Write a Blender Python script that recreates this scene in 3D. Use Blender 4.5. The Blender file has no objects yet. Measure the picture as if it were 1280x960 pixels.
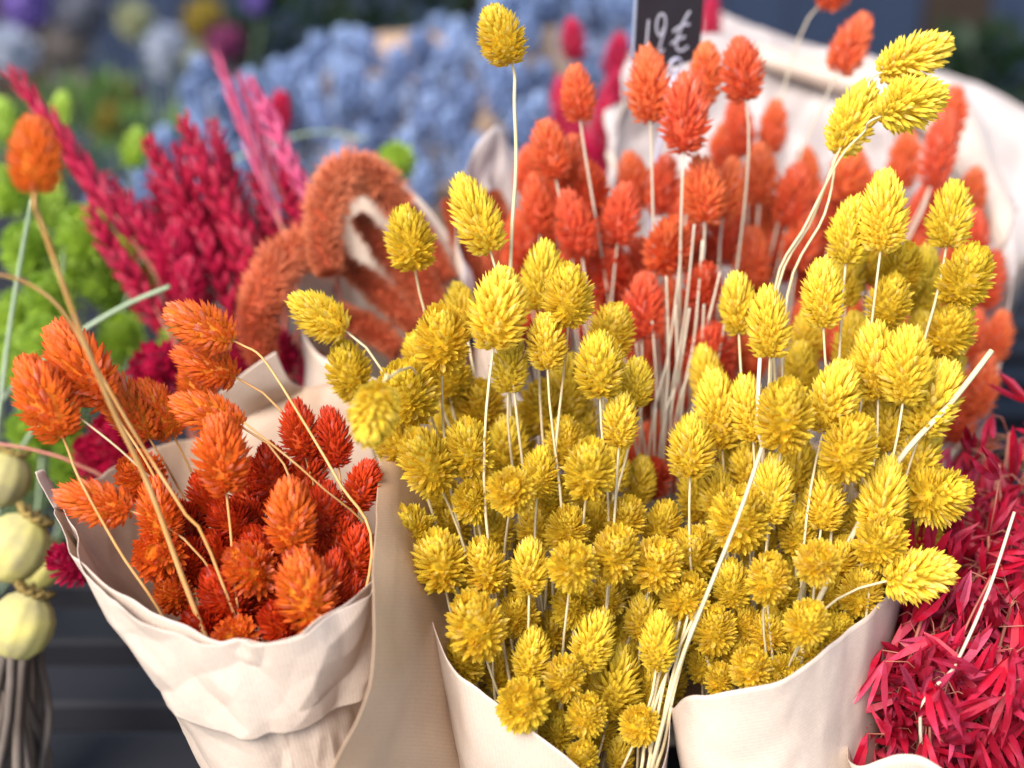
import bpy, bmesh, math, random
from mathutils import Vector, Matrix, noise
random.seed(7)
S = bpy.context.scene
COL = S.collection
# ---------------------------------------------------------------- camera
CAMZ = 1.25
PITCH = math.radians(25)
FPX = 1280 * 50 / 36.0
cd = bpy.data.cameras.new('camera'); cam = bpy.data.objects.new('camera', cd); COL.objects.link(cam)
cam.location = (0, 0, CAMZ); cam.rotation_euler = (math.radians(90) - PITCH, 0, 0)
cd.lens = 50; cd.sensor_width = 36; cd.clip_start = 0.01; cd.clip_end = 200
cd.dof.use_dof = True; cd.dof.focus_distance = 0.600; cd.dof.aperture_fstop = 3.6
S.camera = cam
# ---------------------------------------------------------------- world and sun
SUN_EL, SUN_AZ = 46, 214          # azimuth the light comes from, clockwise from +Y
w = bpy.data.worlds.new('World'); S.world = w; w.use_nodes = True
nt = w.node_tree; nt.nodes.clear()
sky = nt.nodes.new('ShaderNodeTexSky'); sky.sky_type = 'NISHITA'; sky.sun_disc = False
sky.sun_elevation = math.radians(SUN_EL); sky.sun_rotation = math.radians(SUN_AZ)
sky.air_density = 1.0; sky.dust_density = 1.5; sky.ozone_density = 1.0
bg = nt.nodes.new('ShaderNodeBackground'); bg.inputs['Strength'].default_value = 0.15
wo = nt.nodes.new('ShaderNodeOutputWorld')
nt.links.new(sky.outputs[0], bg.inputs[0]); nt.links.new(bg.outputs[0], wo.inputs[0])
sd = bpy.data.lights.new('sun', 'SUN'); sd.energy = 2.7; sd.angle = math.radians(36); sd.color = (1, .95, .88)
sun = bpy.data.objects.new('sun', sd); COL.objects.link(sun)
_az, _el = math.radians(SUN_AZ), math.radians(SUN_EL)
_dir = Vector((math.sin(_az) * math.cos(_el), math.cos(_az) * math.cos(_el), math.sin(_el)))
sun.rotation_euler = _dir.to_track_quat('Z', 'Y').to_euler(); sun.location = (-1, -2, 4)
vs = S.view_settings; vs.view_transform = 'Standard'; vs.look = 'None'; vs.gamma = 1; vs.use_curve_mapping = False
vs.exposure = 0.98
S.render.engine = 'CYCLES'; S.cycles.max_bounces = 6; S.cycles.diffuse_bounces = 3; S.cycles.glossy_bounces = 2; S.cycles.transmission_bounces = 4
# ---------------------------------------------------------------- pixel -> place
F = Vector((0, math.cos(PITCH), -math.sin(PITCH))); U = Vector((0, math.sin(PITCH), math.cos(PITCH))); R = Vector((1, 0, 0))
CAM = Vector((0, 0, CAMZ))
TZ = 0.75                                           # table top
def at(x, y, d):
    return CAM + (F + R * ((x - 640) / FPX) + U * ((480 - y) / FPX)) * d
# ---------------------------------------------------------------- materials
MATS = {}
def new_mat(name):
    m = bpy.data.materials.new(name); m.use_nodes = True; m.node_tree.nodes.clear(); MATS[name] = m
    return m, m.node_tree
def N(t, kind, **kw):
    n = t.nodes.new(kind)
    for k, v in kw.items(): setattr(n, k, v)
    return n
def mixcol(t, fac, a, b, mode='MIX'):
    n = N(t, 'ShaderNodeMix', data_type='RGBA', blend_type=mode)
    for s, v in ((n.inputs[0], fac), (n.inputs[6], a), (n.inputs[7], b)):
        if hasattr(v, 'links') or hasattr(v, 'is_linked'): t.links.new(v, s)
        elif isinstance(v, (tuple, list)): s.default_value = (*v[:3], 1)
        else: s.default_value = v
    return n.outputs[2]
def maprange(t, v, a, b, c, d):
    n = N(t, 'ShaderNodeMapRange'); t.links.new(v, n.inputs[0])
    for i, q in enumerate((a, b, c, d)): n.inputs[i + 1].default_value = q
    return n.outputs[0]
def finish(t, col, rough=.6, spec=.3, trans=0.0, tcol=None, bump=None, bstr=.3, bdist=.0005, sheen=0):
    p = N(t, 'ShaderNodeBsdfPrincipled'); o = N(t, 'ShaderNodeOutputMaterial')
    if isinstance(col, tuple): p.inputs['Base Color'].default_value = (*col, 1)
    else: t.links.new(col, p.inputs['Base Color'])
    p.inputs['Roughness'].default_value = rough; p.inputs['Specular IOR Level'].default_value = spec
    if sheen: p.inputs['Sheen Weight'].default_value = sheen
    if bump is not None:
        b = N(t, 'ShaderNodeBump'); b.inputs['Strength'].default_value = bstr; b.inputs['Distance'].default_value = bdist
        t.links.new(bump, b.inputs['Height']); t.links.new(b.outputs[0], p.inputs['Normal'])
    out = p.outputs[0]
    if trans > 0:
        tr = N(t, 'ShaderNodeBsdfTranslucent')
        c = tcol if tcol is not None else col
        if isinstance(c, tuple): tr.inputs[0].default_value = (*c, 1)
        else: t.links.new(c, tr.inputs[0])
        mx = N(t, 'ShaderNodeMixShader'); mx.inputs[0].default_value = trans
        t.links.new(out, mx.inputs[1]); t.links.new(tr.outputs[0], mx.inputs[2]); out = mx.outputs[0]
    t.links.new(out, o.inputs[0])
def bract_mat(name, base, tip, alt, trans=.28, rough=.5, altamt=.5, spec=.35, altlo=0.0, dark=.80):
    """dyed dry bracts: colour runs from base to tip, varies from bract to bract and head to head"""
    m, t = new_mat(name)
    a = N(t, 'ShaderNodeAttribute', attribute_name='along').outputs['Fac']
    r = N(t, 'ShaderNodeAttribute', attribute_name='rnd').outputs['Fac']
    oi = N(t, 'ShaderNodeObjectInfo').outputs['Random']
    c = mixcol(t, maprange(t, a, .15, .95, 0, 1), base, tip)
    c = mixcol(t, maprange(t, oi, altlo, 1, 0, altamt), c, alt)
    c = mixcol(t, 1.0, c, N_gray(t, maprange(t, r, 0, 1, dark, 1.14)), 'MULTIPLY')
    tc = N(t, 'ShaderNodeTexCoord').outputs['Object']
    nz = N(t, 'ShaderNodeTexNoise'); nz.inputs['Scale'].default_value = 38; nz.inputs['Detail'].default_value = 2
    t.links.new(tc, nz.inputs[0])
    c = mixcol(t, 1.0, c, N_gray(t, maprange(t, nz.outputs[0], .3, .7, .86, 1.1)), 'MULTIPLY')
    n2 = N(t, 'ShaderNodeTexNoise'); n2.inputs['Scale'].default_value = 3.2; n2.inputs['Detail'].default_value = 2; n2.noise_dimensions = '4D'
    t.links.new(tc, n2.inputs[0]); t.links.new(maprange(t, oi, 0, 1, 0, 60), n2.inputs['W'])
    c = mixcol(t, maprange(t, n2.outputs[0], .50, .72, 0, .45), c, alt)
    pale = tuple(q * .45 + .5 * max(base) * .62 for q in tip)
    c = mixcol(t, maprange(t, r, .86, 1.0, 0, .42), c, pale)
    finish(t, c, rough=rough, spec=spec, trans=trans)
    return m
def N_gray(t, v):
    n = N(t, 'ShaderNodeCombineColor'); 
    for i in range(3): t.links.new(v, n.inputs[i])
    return n.outputs[0]
def noisy(name, c1, c2, scale=30, rough=.6, spec=.3, trans=0, detail=4, bstr=0, bdist=.001, stretch=(1, 1, 1)):
    m, t = new_mat(name)
    tc = N(t, 'ShaderNodeTexCoord').outputs['Object']
    mp = N(t, 'ShaderNodeMapping'); mp.inputs['Scale'].default_value = stretch; t.links.new(tc, mp.inputs[0])
    nz = N(t, 'ShaderNodeTexNoise'); nz.inputs['Scale'].default_value = scale; nz.inputs['Detail'].default_value = detail
    t.links.new(mp.outputs[0], nz.inputs[0])
    oi = N(t, 'ShaderNodeObjectInfo').outputs['Random']
    c = mixcol(t, maprange(t, nz.outputs[0], .3, .7, 0, 1), c1, c2)
    c = mixcol(t, 1.0, c, N_gray(t, maprange(t, oi, 0, 1, .85, 1.1)), 'MULTIPLY')
    finish(t, c, rough, spec, trans, bump=nz.outputs[0] if bstr else None, bstr=bstr, bdist=bdist)
    return m
bract_mat('yellow', (.93, .622, .028), (.97, .732, .090), (.88, .655, .050), altamt=.8, trans=.32)
bract_mat('coral', (.88, .17, .042), (.95, .28, .09), (.80, .08, .045), altamt=.7, trans=.33)
bract_mat('orange', (.96, .37, .028), (.90, .17, .04), (.80, .12, .010), altamt=.6, trans=.33)
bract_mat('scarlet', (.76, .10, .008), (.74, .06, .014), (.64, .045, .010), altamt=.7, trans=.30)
bract_mat('crimson', (.42, .004, .035), (.58, .008, .06), (.40, .003, .06), altamt=.5, trans=.2)
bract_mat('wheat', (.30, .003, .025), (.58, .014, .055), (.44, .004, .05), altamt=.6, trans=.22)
bract_mat('pink', (.60, .06, .17), (.74, .16, .28), (.55, .05, .16), altamt=.4, trans=.2)
bract_mat('lime', (.44, .60, .05), (.60, .76, .16), (.36, .52, .06), altamt=.8, trans=.36)
bract_mat('blue', (.15, .22, .41), (.31, .41, .61), (.15, .21, .38), altamt=.8, trans=.2)
bract_mat('oat', (.56, .006, .028), (.66, .016, .06), (.72, .10, .21), altamt=.75, trans=.26, rough=.45, spec=.30, altlo=.6, dark=.55)
bract_mat('peach', (.70, .20, .08), (.78, .32, .16), (.66, .12, .05), altamt=.6)
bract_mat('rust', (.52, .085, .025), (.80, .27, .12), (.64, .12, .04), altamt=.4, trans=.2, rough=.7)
for nm, c in (('bloom_white', (.55, .58, .66)), ('bloom_purple', (.26, .17, .5)), ('bloom_cream', (.5, .5, .3)), ('bloom_gold', (.42, .3, .05)),
              ('bloom_pink', (.3, .06, .16)), ('bloom_rust', (.3, .08, .03)), ('bloom_beige', (.34, .29, .26)), ('bloom_gray', (.2, .2, .24))):
    c = tuple(min(.9, q * 1.25) for q in c); bract_mat(nm, tuple(q * .8 for q in c), c, tuple(q * .7 for q in c), trans=.15)
noisy('straw', (.72, .56, .28), (.84, .72, .46), 60, .5, .3, .15)
noisy('straw_pale', (.66, .54, .38), (.78, .68, .52), 60, .5, .3, .15)
noisy('stem_orange', (.70, .34, .09), (.76, .46, .18), 60, .45, .35, .15)
noisy('stem_green', (.30, .40, .22), (.46, .54, .36), 40, .5, .3, .15)
noisy('stem_green_dark', (.10, .15, .06), (.18, .24, .10), 40, .5, .3, .1)
noisy('stem_red', (.42, .10, .07), (.52, .22, .15), 60, .5, .3, .1)
noisy('stem_gray', (.24, .22, .21), (.36, .32, .28), 60, .6, .2)
noisy('pod', (.36, .31, .15), (.62, .55, .16), 55, .6, .2, bstr=.6, bdist=.001)
noisy('pod_crown', (.16, .10, .03), (.34, .24, .07), 60, .7, .2)
noisy('dry_stalk_brown', (.10, .075, .06), (.22, .18, .15), 25, .8, .15)
noisy('slat', (.012, .012, .015), (.028, .027, .032), 14, .6, .25, bstr=.3, bdist=.001, stretch=(.15, 1, 1))
noisy('navy_board', (.012, .020, .045), (.03, .045, .085), 3, .55, .3, stretch=(1, 1, .1))
noisy('brown_board', (.02, .013, .008), (.045, .03, .02), 3, .7, .2)
noisy('ground_stone', (.05, .05, .055), (.09, .09, .095), 6, .8, .2)
noisy('leaf_dark', (.005, .016, .006), (.014, .036, .012), 9, .5, .3, .2)
noisy('leaf_mid', (.05, .11, .03), (.12, .2, .05), 9, .5, .3, .25)
noisy('card_black', (.030, .029, .034), (.042, .040, .046), 40, .45, .4)
noisy('card_edge', (.30, .34, .44), (.42, .46, .55), 40, .5, .3)
noisy('chalk', (.70, .68, .74), (.82, .80, .84), 200, .7, .2)
noisy('clear_plastic', (.55, .52, .66), (.70, .68, .78), 30, .15, .6)
noisy('twine', (.25, .18, .1), (.4, .3, .18), 100, .8, .1)
noisy('bucket_blue', (.14, .22, .42), (.2, .3, .5), 6, .4, .4)
def paper_mat(name, c1, c2, rib_axis, ribs, spec=.45, rough=.42, trans=.10):
    """ribbed kraft paper; ribs run in the sheet's own UV"""
    m, t = new_mat(name)
    uv = N(t, 'ShaderNodeAttribute', attribute_name='sheet').outputs['Vector']
    wv = N(t, 'ShaderNodeTexWave', wave_type='BANDS', bands_direction=rib_axis); wv.inputs['Scale'].default_value = ribs
    wv.inputs['Distortion'].default_value = .35; wv.inputs['Detail'].default_value = 1; wv.inputs['Detail Scale'].default_value = .4
    t.links.new(uv, wv.inputs[0])
    tc = N(t, 'ShaderNodeTexCoord').outputs['Object']
    nz = N(t, 'ShaderNodeTexNoise'); nz.inputs['Scale'].default_value = 22; nz.inputs['Detail'].default_value = 5
    t.links.new(tc, nz.inputs[0])
    fb = N(t, 'ShaderNodeTexNoise'); fb.inputs['Scale'].default_value = 700; fb.inputs['Detail'].default_value = 2
    t.links.new(tc, fb.inputs[0])
    c = mixcol(t, maprange(t, nz.outputs[0], .3, .7, 0, 1), c1, c2)
    c = mixcol(t, 1.0, c, N_gray(t, maprange(t, wv.outputs[0], 0, 1, .955, 1.02)), 'MULTIPLY')
    c = mixcol(t, 1.0, c, N_gray(t, maprange(t, fb.outputs[0], .3, .7, .95, 1.04)), 'MULTIPLY')
    h = N(t, 'ShaderNodeMath', operation='ADD'); t.links.new(wv.outputs[0], h.inputs[0]); t.links.new(fb.outputs[0], h.inputs[1])
    finish(t, c, rough, spec, trans, bump=h.outputs[0], bstr=.30, bdist=.00009)
    return m
# sheet coordinate is in metres: wave scale s gives about s*3.18 bands per metre
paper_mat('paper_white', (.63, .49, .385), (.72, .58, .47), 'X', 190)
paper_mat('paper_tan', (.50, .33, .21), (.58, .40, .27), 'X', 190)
paper_mat('paper_inner_shade', (.40, .33, .30), (.62, .54, .50), 'X', 190)  # inner face: grey shading of the wrap's inside put into the colour, plus blotches
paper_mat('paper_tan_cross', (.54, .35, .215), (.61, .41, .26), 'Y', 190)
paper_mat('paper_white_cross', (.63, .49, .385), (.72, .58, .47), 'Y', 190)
M = MATS
# ---------------------------------------------------------------- mesh helpers
def mesh_obj(name, verts, faces, mat, parent=None, smooth=False, attrs=None, mids=None):
    me = bpy.data.meshes.new(name); me.from_pydata([tuple(v) for v in verts], [], faces)
    for m in (mat if isinstance(mat, (list, tuple)) else [mat]): me.materials.append(m)
    if attrs:
        for k, vals in attrs.items():
            a = me.attributes.new(k, 'FLOAT', 'POINT'); a.data.foreach_set('value', vals)
    if mids: me.polygons.foreach_set('material_index', mids)
    if smooth: me.polygons.foreach_set('use_smooth', [True] * len(me.polygons))
    me.update()
    o = bpy.data.objects.new(name, me); COL.objects.link(o)
    if parent: o.parent = parent
    return o
def tag(o, label, cat, group=None, kind=None):
    if label: o['label'] = label
    if cat: o['category'] = cat
    if group: o['group'] = group
    if kind: o['kind'] = kind
    return o
def empty(name, loc, label, cat, group=None):
    o = bpy.data.objects.new(name, None); COL.objects.link(o); o.location = loc; o.empty_display_size = .01
    return tag(o, label, cat, group)
def catmull(pts, n, closed=False):
    P = [Vector(p) for p in pts]; m = len(P); out = []
    segs = m if closed else m - 1
    cnt = n if closed else n
    for i in range(cnt):
        t = i / (cnt if closed else cnt - 1) * segs
        k = min(int(t), segs - 1); f = t - k
        if closed: a, b, c, d = P[(k - 1) % m], P[k], P[(k + 1) % m], P[(k + 2) % m]
        else: a, b, c, d = P[max(k - 1, 0)], P[k], P[k + 1], P[min(k + 2, m - 1)]
        out.append(.5 * ((2 * b) + (c - a) * f + (2 * a - 5 * b + 4 * c - d) * f * f + (3 * b - a - 3 * c + d) * f ** 3))
    return out
def tube_geo(path, radii, sides=5):
    vs_, fs = [], []
    n = len(path); up = None
    for i, p in enumerate(path):
        tdir = (path[min(i + 1, n - 1)] - path[max(i - 1, 0)])
        tdir = tdir.normalized() if tdir.length > 1e-9 else Vector((0, 0, 1))
        if up is None: up = tdir.orthogonal().normalized()
        up = (up - tdir * up.dot(tdir)).normalized(); sd_ = tdir.cross(up)
        r = radii[i] if isinstance(radii, list) else radii
        for k in range(sides):
            a = 2 * math.pi * k / sides
            vs_.append(p + up * (math.cos(a) * r) + sd_ * (math.sin(a) * r))
    for i in range(n - 1):
        for k in range(sides):
            a, b = i * sides + k, i * sides + (k + 1) % sides
            fs.append((a, b, b + sides, a + sides))
    fs.append(tuple(range(sides))[::-1]); fs.append(tuple(range((n - 1) * sides, n * sides)))
    return vs_, fs
def box_geo(c, h, rot=None):
    vs_ = []
    for sx in (-1, 1):
        for sy in (-1, 1):
            for sz in (-1, 1):
                v = Vector((sx * h[0], sy * h[1], sz * h[2]))
                if rot: v = rot @ v
                vs_.append(Vector(c) + v)
    return vs_, [(0, 1, 3, 2), (4, 6, 7, 5), (0, 4, 5, 1), (2, 3, 7, 6), (0, 2, 6, 4), (1, 5, 7, 3)]
def bevel_box(name, half, mat, parent=None, loc=(0, 0, 0), bev=.003):
    v, f = box_geo((0, 0, 0), half)
    o = mesh_obj(name, v, f, mat, parent); o.location = loc
    b = o.modifiers.new('bevel', 'BEVEL'); b.width = bev; b.segments = 2
    return o
# ---------------------------------------------------------------- seed heads (built of bracts), length 1 along +Z, base at origin
def add_bract(V, Fc, A, Rn, org, d, out, ln, wd, kh, rnd, curl=0.0):
    d = d.normalized(); side = d.cross(out)
    side = side.normalized() if side.length > 1e-6 else d.orthogonal().normalized()
    o2 = side.cross(d).normalized()
    b = len(V)
    for x, y, z, al in ((0, 0, 0, 0), (-.36, .18, .05, .18), (.36, .18, .05, .18), (0, .26, .75, .26), (-.47, .52, .0, .5), (.47, .52, .0, .5),
                        (0, .60, 1.0, .6), (0, 1.0, .15, 1.0), (-.36, .80, .02, .8), (.36, .80, .02, .8)):
        V.append(org + side * (x * wd) + d * (y * ln) + o2 * (z * kh - curl * y * y * ln)); A.append(al); Rn.append(rnd)
    for f in ((0, 3, 1), (0, 2, 3), (1, 3, 6, 4), (3, 2, 5, 6), (4, 6, 8), (6, 5, 9), (8, 6, 7), (6, 9, 7)):
        Fc.append(tuple(b + i for i in f))
def head_mesh(name, seed, n=150, rad=.34, bl=.24, bw=.105, elong=1.0, mat=None, bottom=.0, top_el=86, low_el=2):
    rg = random.Random(seed)
    V, Fc, A, Rn = [], [], [], []
    pe, pp, bk_ = rg.uniform(.68, .92), rg.uniform(.52, .75), rg.uniform(-.13, .13); bl *= rg.uniform(.88, 1.15); bw *= rg.uniform(.9, 1.12)
    def prof(z): return rad * max(.02, math.sin(math.pi * min(1, max(0, z)) ** pe)) ** pp
    # core
    rings, sides = 9, 10
    for i in range(rings + 1):
        z = i / rings
        for k in range(sides):
            a = 2 * math.pi * k / sides; r = prof(z) * .70 * (1 if z < .8 else 1 - (z - .8) * 3.4)
            V.append(Vector((math.cos(a) * r, math.sin(a) * r, .02 + z * .84))); A.append(.05); Rn.append(.25)
    for i in range(rings):
        for k in range(sides):
            a, b = i * sides + k, i * sides + (k + 1) % sides
            Fc.append((a, b, b + sides, a + sides))
    Fc.append(tuple(range(sides))[::-1]); Fc.append(tuple(range(rings * sides, (rings + 1) * sides)))
    lx, ly = rg.uniform(-.05, .05), rg.uniform(-.05, .05)
    for i in range(n):
        t = (i + rg.uniform(.1, .9)) / n
        z = .0 + .90 * t ** .95
        a = i * 2.39996 + rg.uniform(-.25, .25)
        rr = Vector((math.cos(a), math.sin(a), 0))
        el = math.radians(low_el + (top_el - low_el) * (t ** 1.55) + rg.uniform(-9, 9))
        d = rr * math.cos(el) + Vector((0, 0, 1)) * math.sin(el)
        d += Vector((rg.uniform(-.10, .10), rg.uniform(-.10, .10), 0))
        out = rr * math.sin(el) - Vector((0, 0, 1)) * math.cos(el)          # the keel side faces out and down
        s_ = rg.uniform(.84, 1.16) * (.74 + .34 * math.sin(math.pi * min(1, t * .9 + .12)))
        org = rr * (prof(z) * .60) + Vector((lx * z, ly * z, .02 + z * .84))
        add_bract(V, Fc, A, Rn, org, d, out, bl * s_, bw * rg.uniform(.85, 1.2), bw * .40, rg.random(), rg.uniform(-.06, .08))
    # normalise: z 0..1, radius
    zmin = min(v.z for v in V); zmax = max(v.z for v in V)
    rmax = sorted(math.hypot(v.x, v.y) for v in V)[int(len(V) * .97)]
    for v in V:
        v.z = (v.z - zmin) / (zmax - zmin); v.x *= .5 / rmax; v.y *= .5 / rmax; v.x += bk_ * v.z * v.z      # width 1, length 1
    me = bpy.data.meshes.new(name); me.from_pydata([tuple(v) for v in V], [], Fc)
    for k, vals in (('along', A), ('rnd', Rn)):
        at_ = me.attributes.new(k, 'FLOAT', 'POINT'); at_.data.foreach_set('value', vals)
    if mat: me.materials.append(mat)
    me.update()
    return me
def variants(color, cnt, **kw): return [head_mesh('seed_head_' + color, hash((color, k)) % 9999 + k if False else k * 31 + len(color) * 7, mat=M[color], **kw) for k in range(cnt)]
HEADS = {'yellow': variants('yellow', 9, n=300, bw=.088, bl=.25), 'coral': variants('coral', 6, n=255, bl=.268, bw=.086), 'orange': variants('orange', 7, n=280, bl=.245, bw=.082),
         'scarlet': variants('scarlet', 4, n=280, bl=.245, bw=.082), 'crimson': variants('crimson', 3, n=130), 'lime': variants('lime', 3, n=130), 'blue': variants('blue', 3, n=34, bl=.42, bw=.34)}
for nm in ('white', 'purple', 'cream', 'gold', 'pink', 'rust', 'beige', 'gray'):
    HEADS['bloom_' + nm] = variants('bloom_' + nm, 1, n=60, bl=.34, bw=.26)
STEMM = {'scarlet': 'stem_orange', 'yellow': 'straw', 'coral': 'straw_pale', 'orange': 'stem_orange', 'crimson': 'stem_red', 'lime': 'stem_green_dark', 'blue': 'stem_gray'}
cnt = {}
def flower(color, x, y, wpx, lpx, ang, d, base, label, cat, group, name, via=None, r=.0007, stemmat=None, ratio=1.42, flip=False, k=.05, seg=14, rnd=random):
    """one dry flower: seed head placed at pixel x,y at distance d, its stem running down to the foot of its bunch"""
    px = d / FPX
    Lr = max(wpx * min(ratio, lpx / wpx + .16), lpx * 1.0)
    a2, b2 = (Lr / 2) ** 2, (wpx / 2) ** 2
    c2 = ((lpx / 2) ** 2 - b2) / max(1e-6, a2 - b2)
    c = math.sqrt(min(1, max(.06, c2))); s = math.sqrt(1 - c * c) * (-1 if flip else 1)
    a = math.radians(ang)
    T = ((R * math.sin(a) + U * math.cos(a)) * c - F * s).normalized()
    ctr = at(x, y, d)
    L = Lr * px; Wd = wpx * px
    hb = ctr - T * (L * .5)
    fr = .006 if base[0] == B_OR[0] else .014; bp = Vector((base[0], base[1], 0)) + Vector((rnd.uniform(-fr, fr), rnd.uniform(-fr, fr), 0)); bp.z = base[2] if len(base) > 2 else TZ + .004
    root = empty(name, bp, label, cat, group)
    me = HEADS[color][rnd.randrange(len(HEADS[color]))]
    h = bpy.data.objects.new('seed_head', me); COL.objects.link(h); h.parent = root
    q = T.to_track_quat('Z', 'Y') @ Matrix.Rotation(rnd.uniform(0, 6.283), 3, 'Z').to_quaternion()
    h.rotation_mode = 'QUATERNION'; h.rotation_quaternion = q; h.location = hb - bp; js = rnd.uniform(.95, 1.07); h.scale = (Wd * 1.05 * js, Wd * 1.05 * js * rnd.uniform(.92, 1.05), L * 1.05)
    inn = hb + T * (L * .15)
    if via:
        pts = [inn, hb - T * .004] + [at(*v) for v in via] + [bp]
        path = catmull(pts, seg + 4 * len(via))
    else:
        P0, P3 = hb, bp
        dist = (P3 - P0).length
        P1 = P0 - T * min(k, dist * .3); P2 = P3 + (Vector((P0.x, P0.y, P0.z)) - P3) * .45 + Vector((0, 0, dist * .03))
        path = [inn]
        j1 = Vector((rnd.uniform(-1, 1), rnd.uniform(-1, 1), 0)) * .006
        for i in range(seg + 1):
            t = i / seg
            p = P0 * (1 - t) ** 3 + P1 * (3 * t * (1 - t) ** 2) + P2 * (3 * t * t * (1 - t)) + P3 * t ** 3
            path.append(p + j1 * math.sin(math.pi * t) * math.sin(t * 5))
    n = len(path)
    v, f = tube_geo([p - bp for p in path], [r * (.8 + .5 * i / n) for i in range(n)])
    mesh_obj('stem', v, f, M[stemmat or STEMM.get(color, 'straw')], root, smooth=True)
    return root
# ---------------------------------------------------------------- paper wraps
CREASE = {}
def creases(p, seed, k, ext):
    if seed not in CREASE:
        rg = random.Random(seed * 101); L = []
        for _ in range(k):
            n = Vector((rg.gauss(0, 1), rg.gauss(0, .5), rg.gauss(0, 1))).normalized()
            L.append((n, rg.uniform(-.5, .5) * ext, rg.uniform(.007, .026), rg.choice((-1, 1)) * rg.uniform(.5, 1), Vector((rg.uniform(0, 9), rg.uniform(0, 9), 0))))
        CREASE[seed] = L
    h = 0
    for n, c, w_, a, o in CREASE[seed]:
        t = 1 - abs(n.dot(p - Vector((0, .6, 1.0))) - c) / w_
        if t > 0: h += a * t * max(0, min(1, noise.noise(p * 14 + o) * 1.8 + .35)) * (w_ / .016)
    return h
def crumple(p, seed, sc):
    q = p * sc + Vector((seed * 7.3, seed * 3.1, seed * 1.7))
    d1 = noise.voronoi(q)[0]
    return (d1[1] - d1[0]) * .5 + noise.noise(q * .6) * .8 + 1.2 * creases(p, seed, 34, .5)
def hsh(i, j, k):
    v_ = math.sin(i * 127.1 + j * 311.7 + k * 74.7) * 43758.5453
    return v_ - math.floor(v_)
def facets(u, v, cell, seed):
    """piecewise flat crumple: random heights on a skewed triangle lattice, warped so that the creases wander"""
    a = .5 + seed * .37
    u, v = u * math.cos(a) - v * math.sin(a), u * math.sin(a) + v * math.cos(a)
    w1 = noise.noise(Vector((u, v, seed)) * (.55 / cell)); w2 = noise.noise(Vector((u, v, seed + 9.)) * (.55 / cell))
    x, y = u / cell + w1 * .8, v / cell * 1.35 + w2 * .8
    x += y * .5
    i, j = math.floor(x), math.floor(y); fx, fy = x - i, y - j
    if fx > fy: h = hsh(i, j, seed) * (1 - fx) + hsh(i + 1, j, seed) * (fx - fy) + hsh(i + 1, j + 1, seed) * fy
    else: h = hsh(i, j, seed) * (1 - fy) + hsh(i, j + 1, seed) * (fy - fx) + hsh(i + 1, j + 1, seed) * fx
    return h - .5
def sheet_obj(name, grid, mats, parent, ref, seed=1, amp=.0016, sc=22, closed=False, thick=.0003, facet=.0012):
    """grid[iv][iu] of points -> a sheet of paper with real thickness, outer face first material, inner face second"""
    nv, nu = len(grid), len(grid[0])
    V, fs, su = [], [], []
    ulen = [0.0]
    for i in range(1, nu + (1 if closed else 0)): ulen.append(ulen[-1] + (grid[nv // 3][i % nu] - grid[nv // 3][i - 1]).length)
    for j in range(nv):
        vl = 0 if j == 0 else sum((grid[q][nu // 2] - grid[q - 1][nu // 2]).length for q in range(1, j + 1))
        for i in range(nu):
            p = grid[j][i]
            nrm = (grid[j][(i + 1) % nu if closed else min(i + 1, nu - 1)] - grid[j][i - 1 if closed else max(i - 1, 0)]).cross(grid[min(j + 1, nv - 1)][i] - grid[max(j - 1, 0)][i])
            nrm = nrm.normalized() if nrm.length > 0 else Vector((0, 0, 1))
            fu = ulen[i] if not closed else ulen[-1] * .25 * math.sin(2 * math.pi * i / nu) + ulen[-1] * .11 * math.cos(2 * math.pi * i / nu)
            fh = facets(fu, vl, .036, seed) * 2.6 + facets(fu, vl, .015, seed + 3) * 1.0
            V.append(p + nrm * (amp * crumple(p, seed, sc) + facet * fh)); su.append((ulen[i], vl, 0))
    for j in range(nv - 1):
        for i in range(nu if closed else nu - 1):
            a, b = j * nu + i, j * nu + (i + 1) % nu
            fs.append((a, b, b + nu, a + nu))
    # outward orientation
    acc = 0
    for f in fs[::7]:
        c = (V[f[0]] + V[f[2]]) / 2; n_ = (V[f[1]] - V[f[0]]).cross(V[f[3]] - V[f[0]])
        acc += n_.dot(c - Vector((ref[0], ref[1], c.z)))
    if acc < 0: fs = [f[::-1] for f in fs]
    loc = parent.location.copy() if parent else Vector((0, 0, 0))
    o = mesh_obj(name, [v - loc for v in V], fs, mats, parent, smooth=True)
    a = o.data.attributes.new('sheet', 'FLOAT_VECTOR', 'POINT'); a.data.foreach_set('vector', [q for s in su for q in s])
    s = o.modifiers.new('thickness', 'SOLIDIFY'); s.thickness = thick; s.offset = -1; s.material_offset = 1; s.material_offset_rim = 0
    return o
def wrap(name, rim, base, rb, label, group=None, mats=('paper_white', 'paper_tan'), nu=120, nv=40, seed=1, amp=.0016, sc=22, bulge=.0, part='paper_sheet', jit=.0012, facet=.0012):
    b = Vector((base[0], base[1], TZ + .003))
    root = empty(name, b, label, 'paper wrap', group)
    rp = catmull([at(*p) for p in rim], nu, closed=True)
    rp = [p + Vector((0, 0, 1)) * (jit * noise.noise(p * 90 + Vector((seed, 0, 0)))) for p in rp]
    cx = sum(p.x for p in rp) / nu; cy = sum(p.y for p in rp) / nu
    grid = []
    for j in range(nv):
        v = j / (nv - 1); row = []
        for p in rp:
            th = math.atan2(p.y - cy, p.x - cx)
            q = b + Vector((math.cos(th) * rb, math.sin(th) * rb, 0))
            m = p.lerp(q, v)
            rad = Vector((p.x - cx, p.y - cy, 0)); rad = rad.normalized() if rad.length else rad
            row.append(m + rad * (bulge * math.sin(math.pi * v)))
        grid.append(row)
    sheet_obj(part, grid, [M[mats[0]], M[mats[1]]], root, ((cx + b.x) / 2, (cy + b.y) / 2), seed, amp, sc, closed=True, facet=facet)
    return root, rp, b, (cx, cy)
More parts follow.
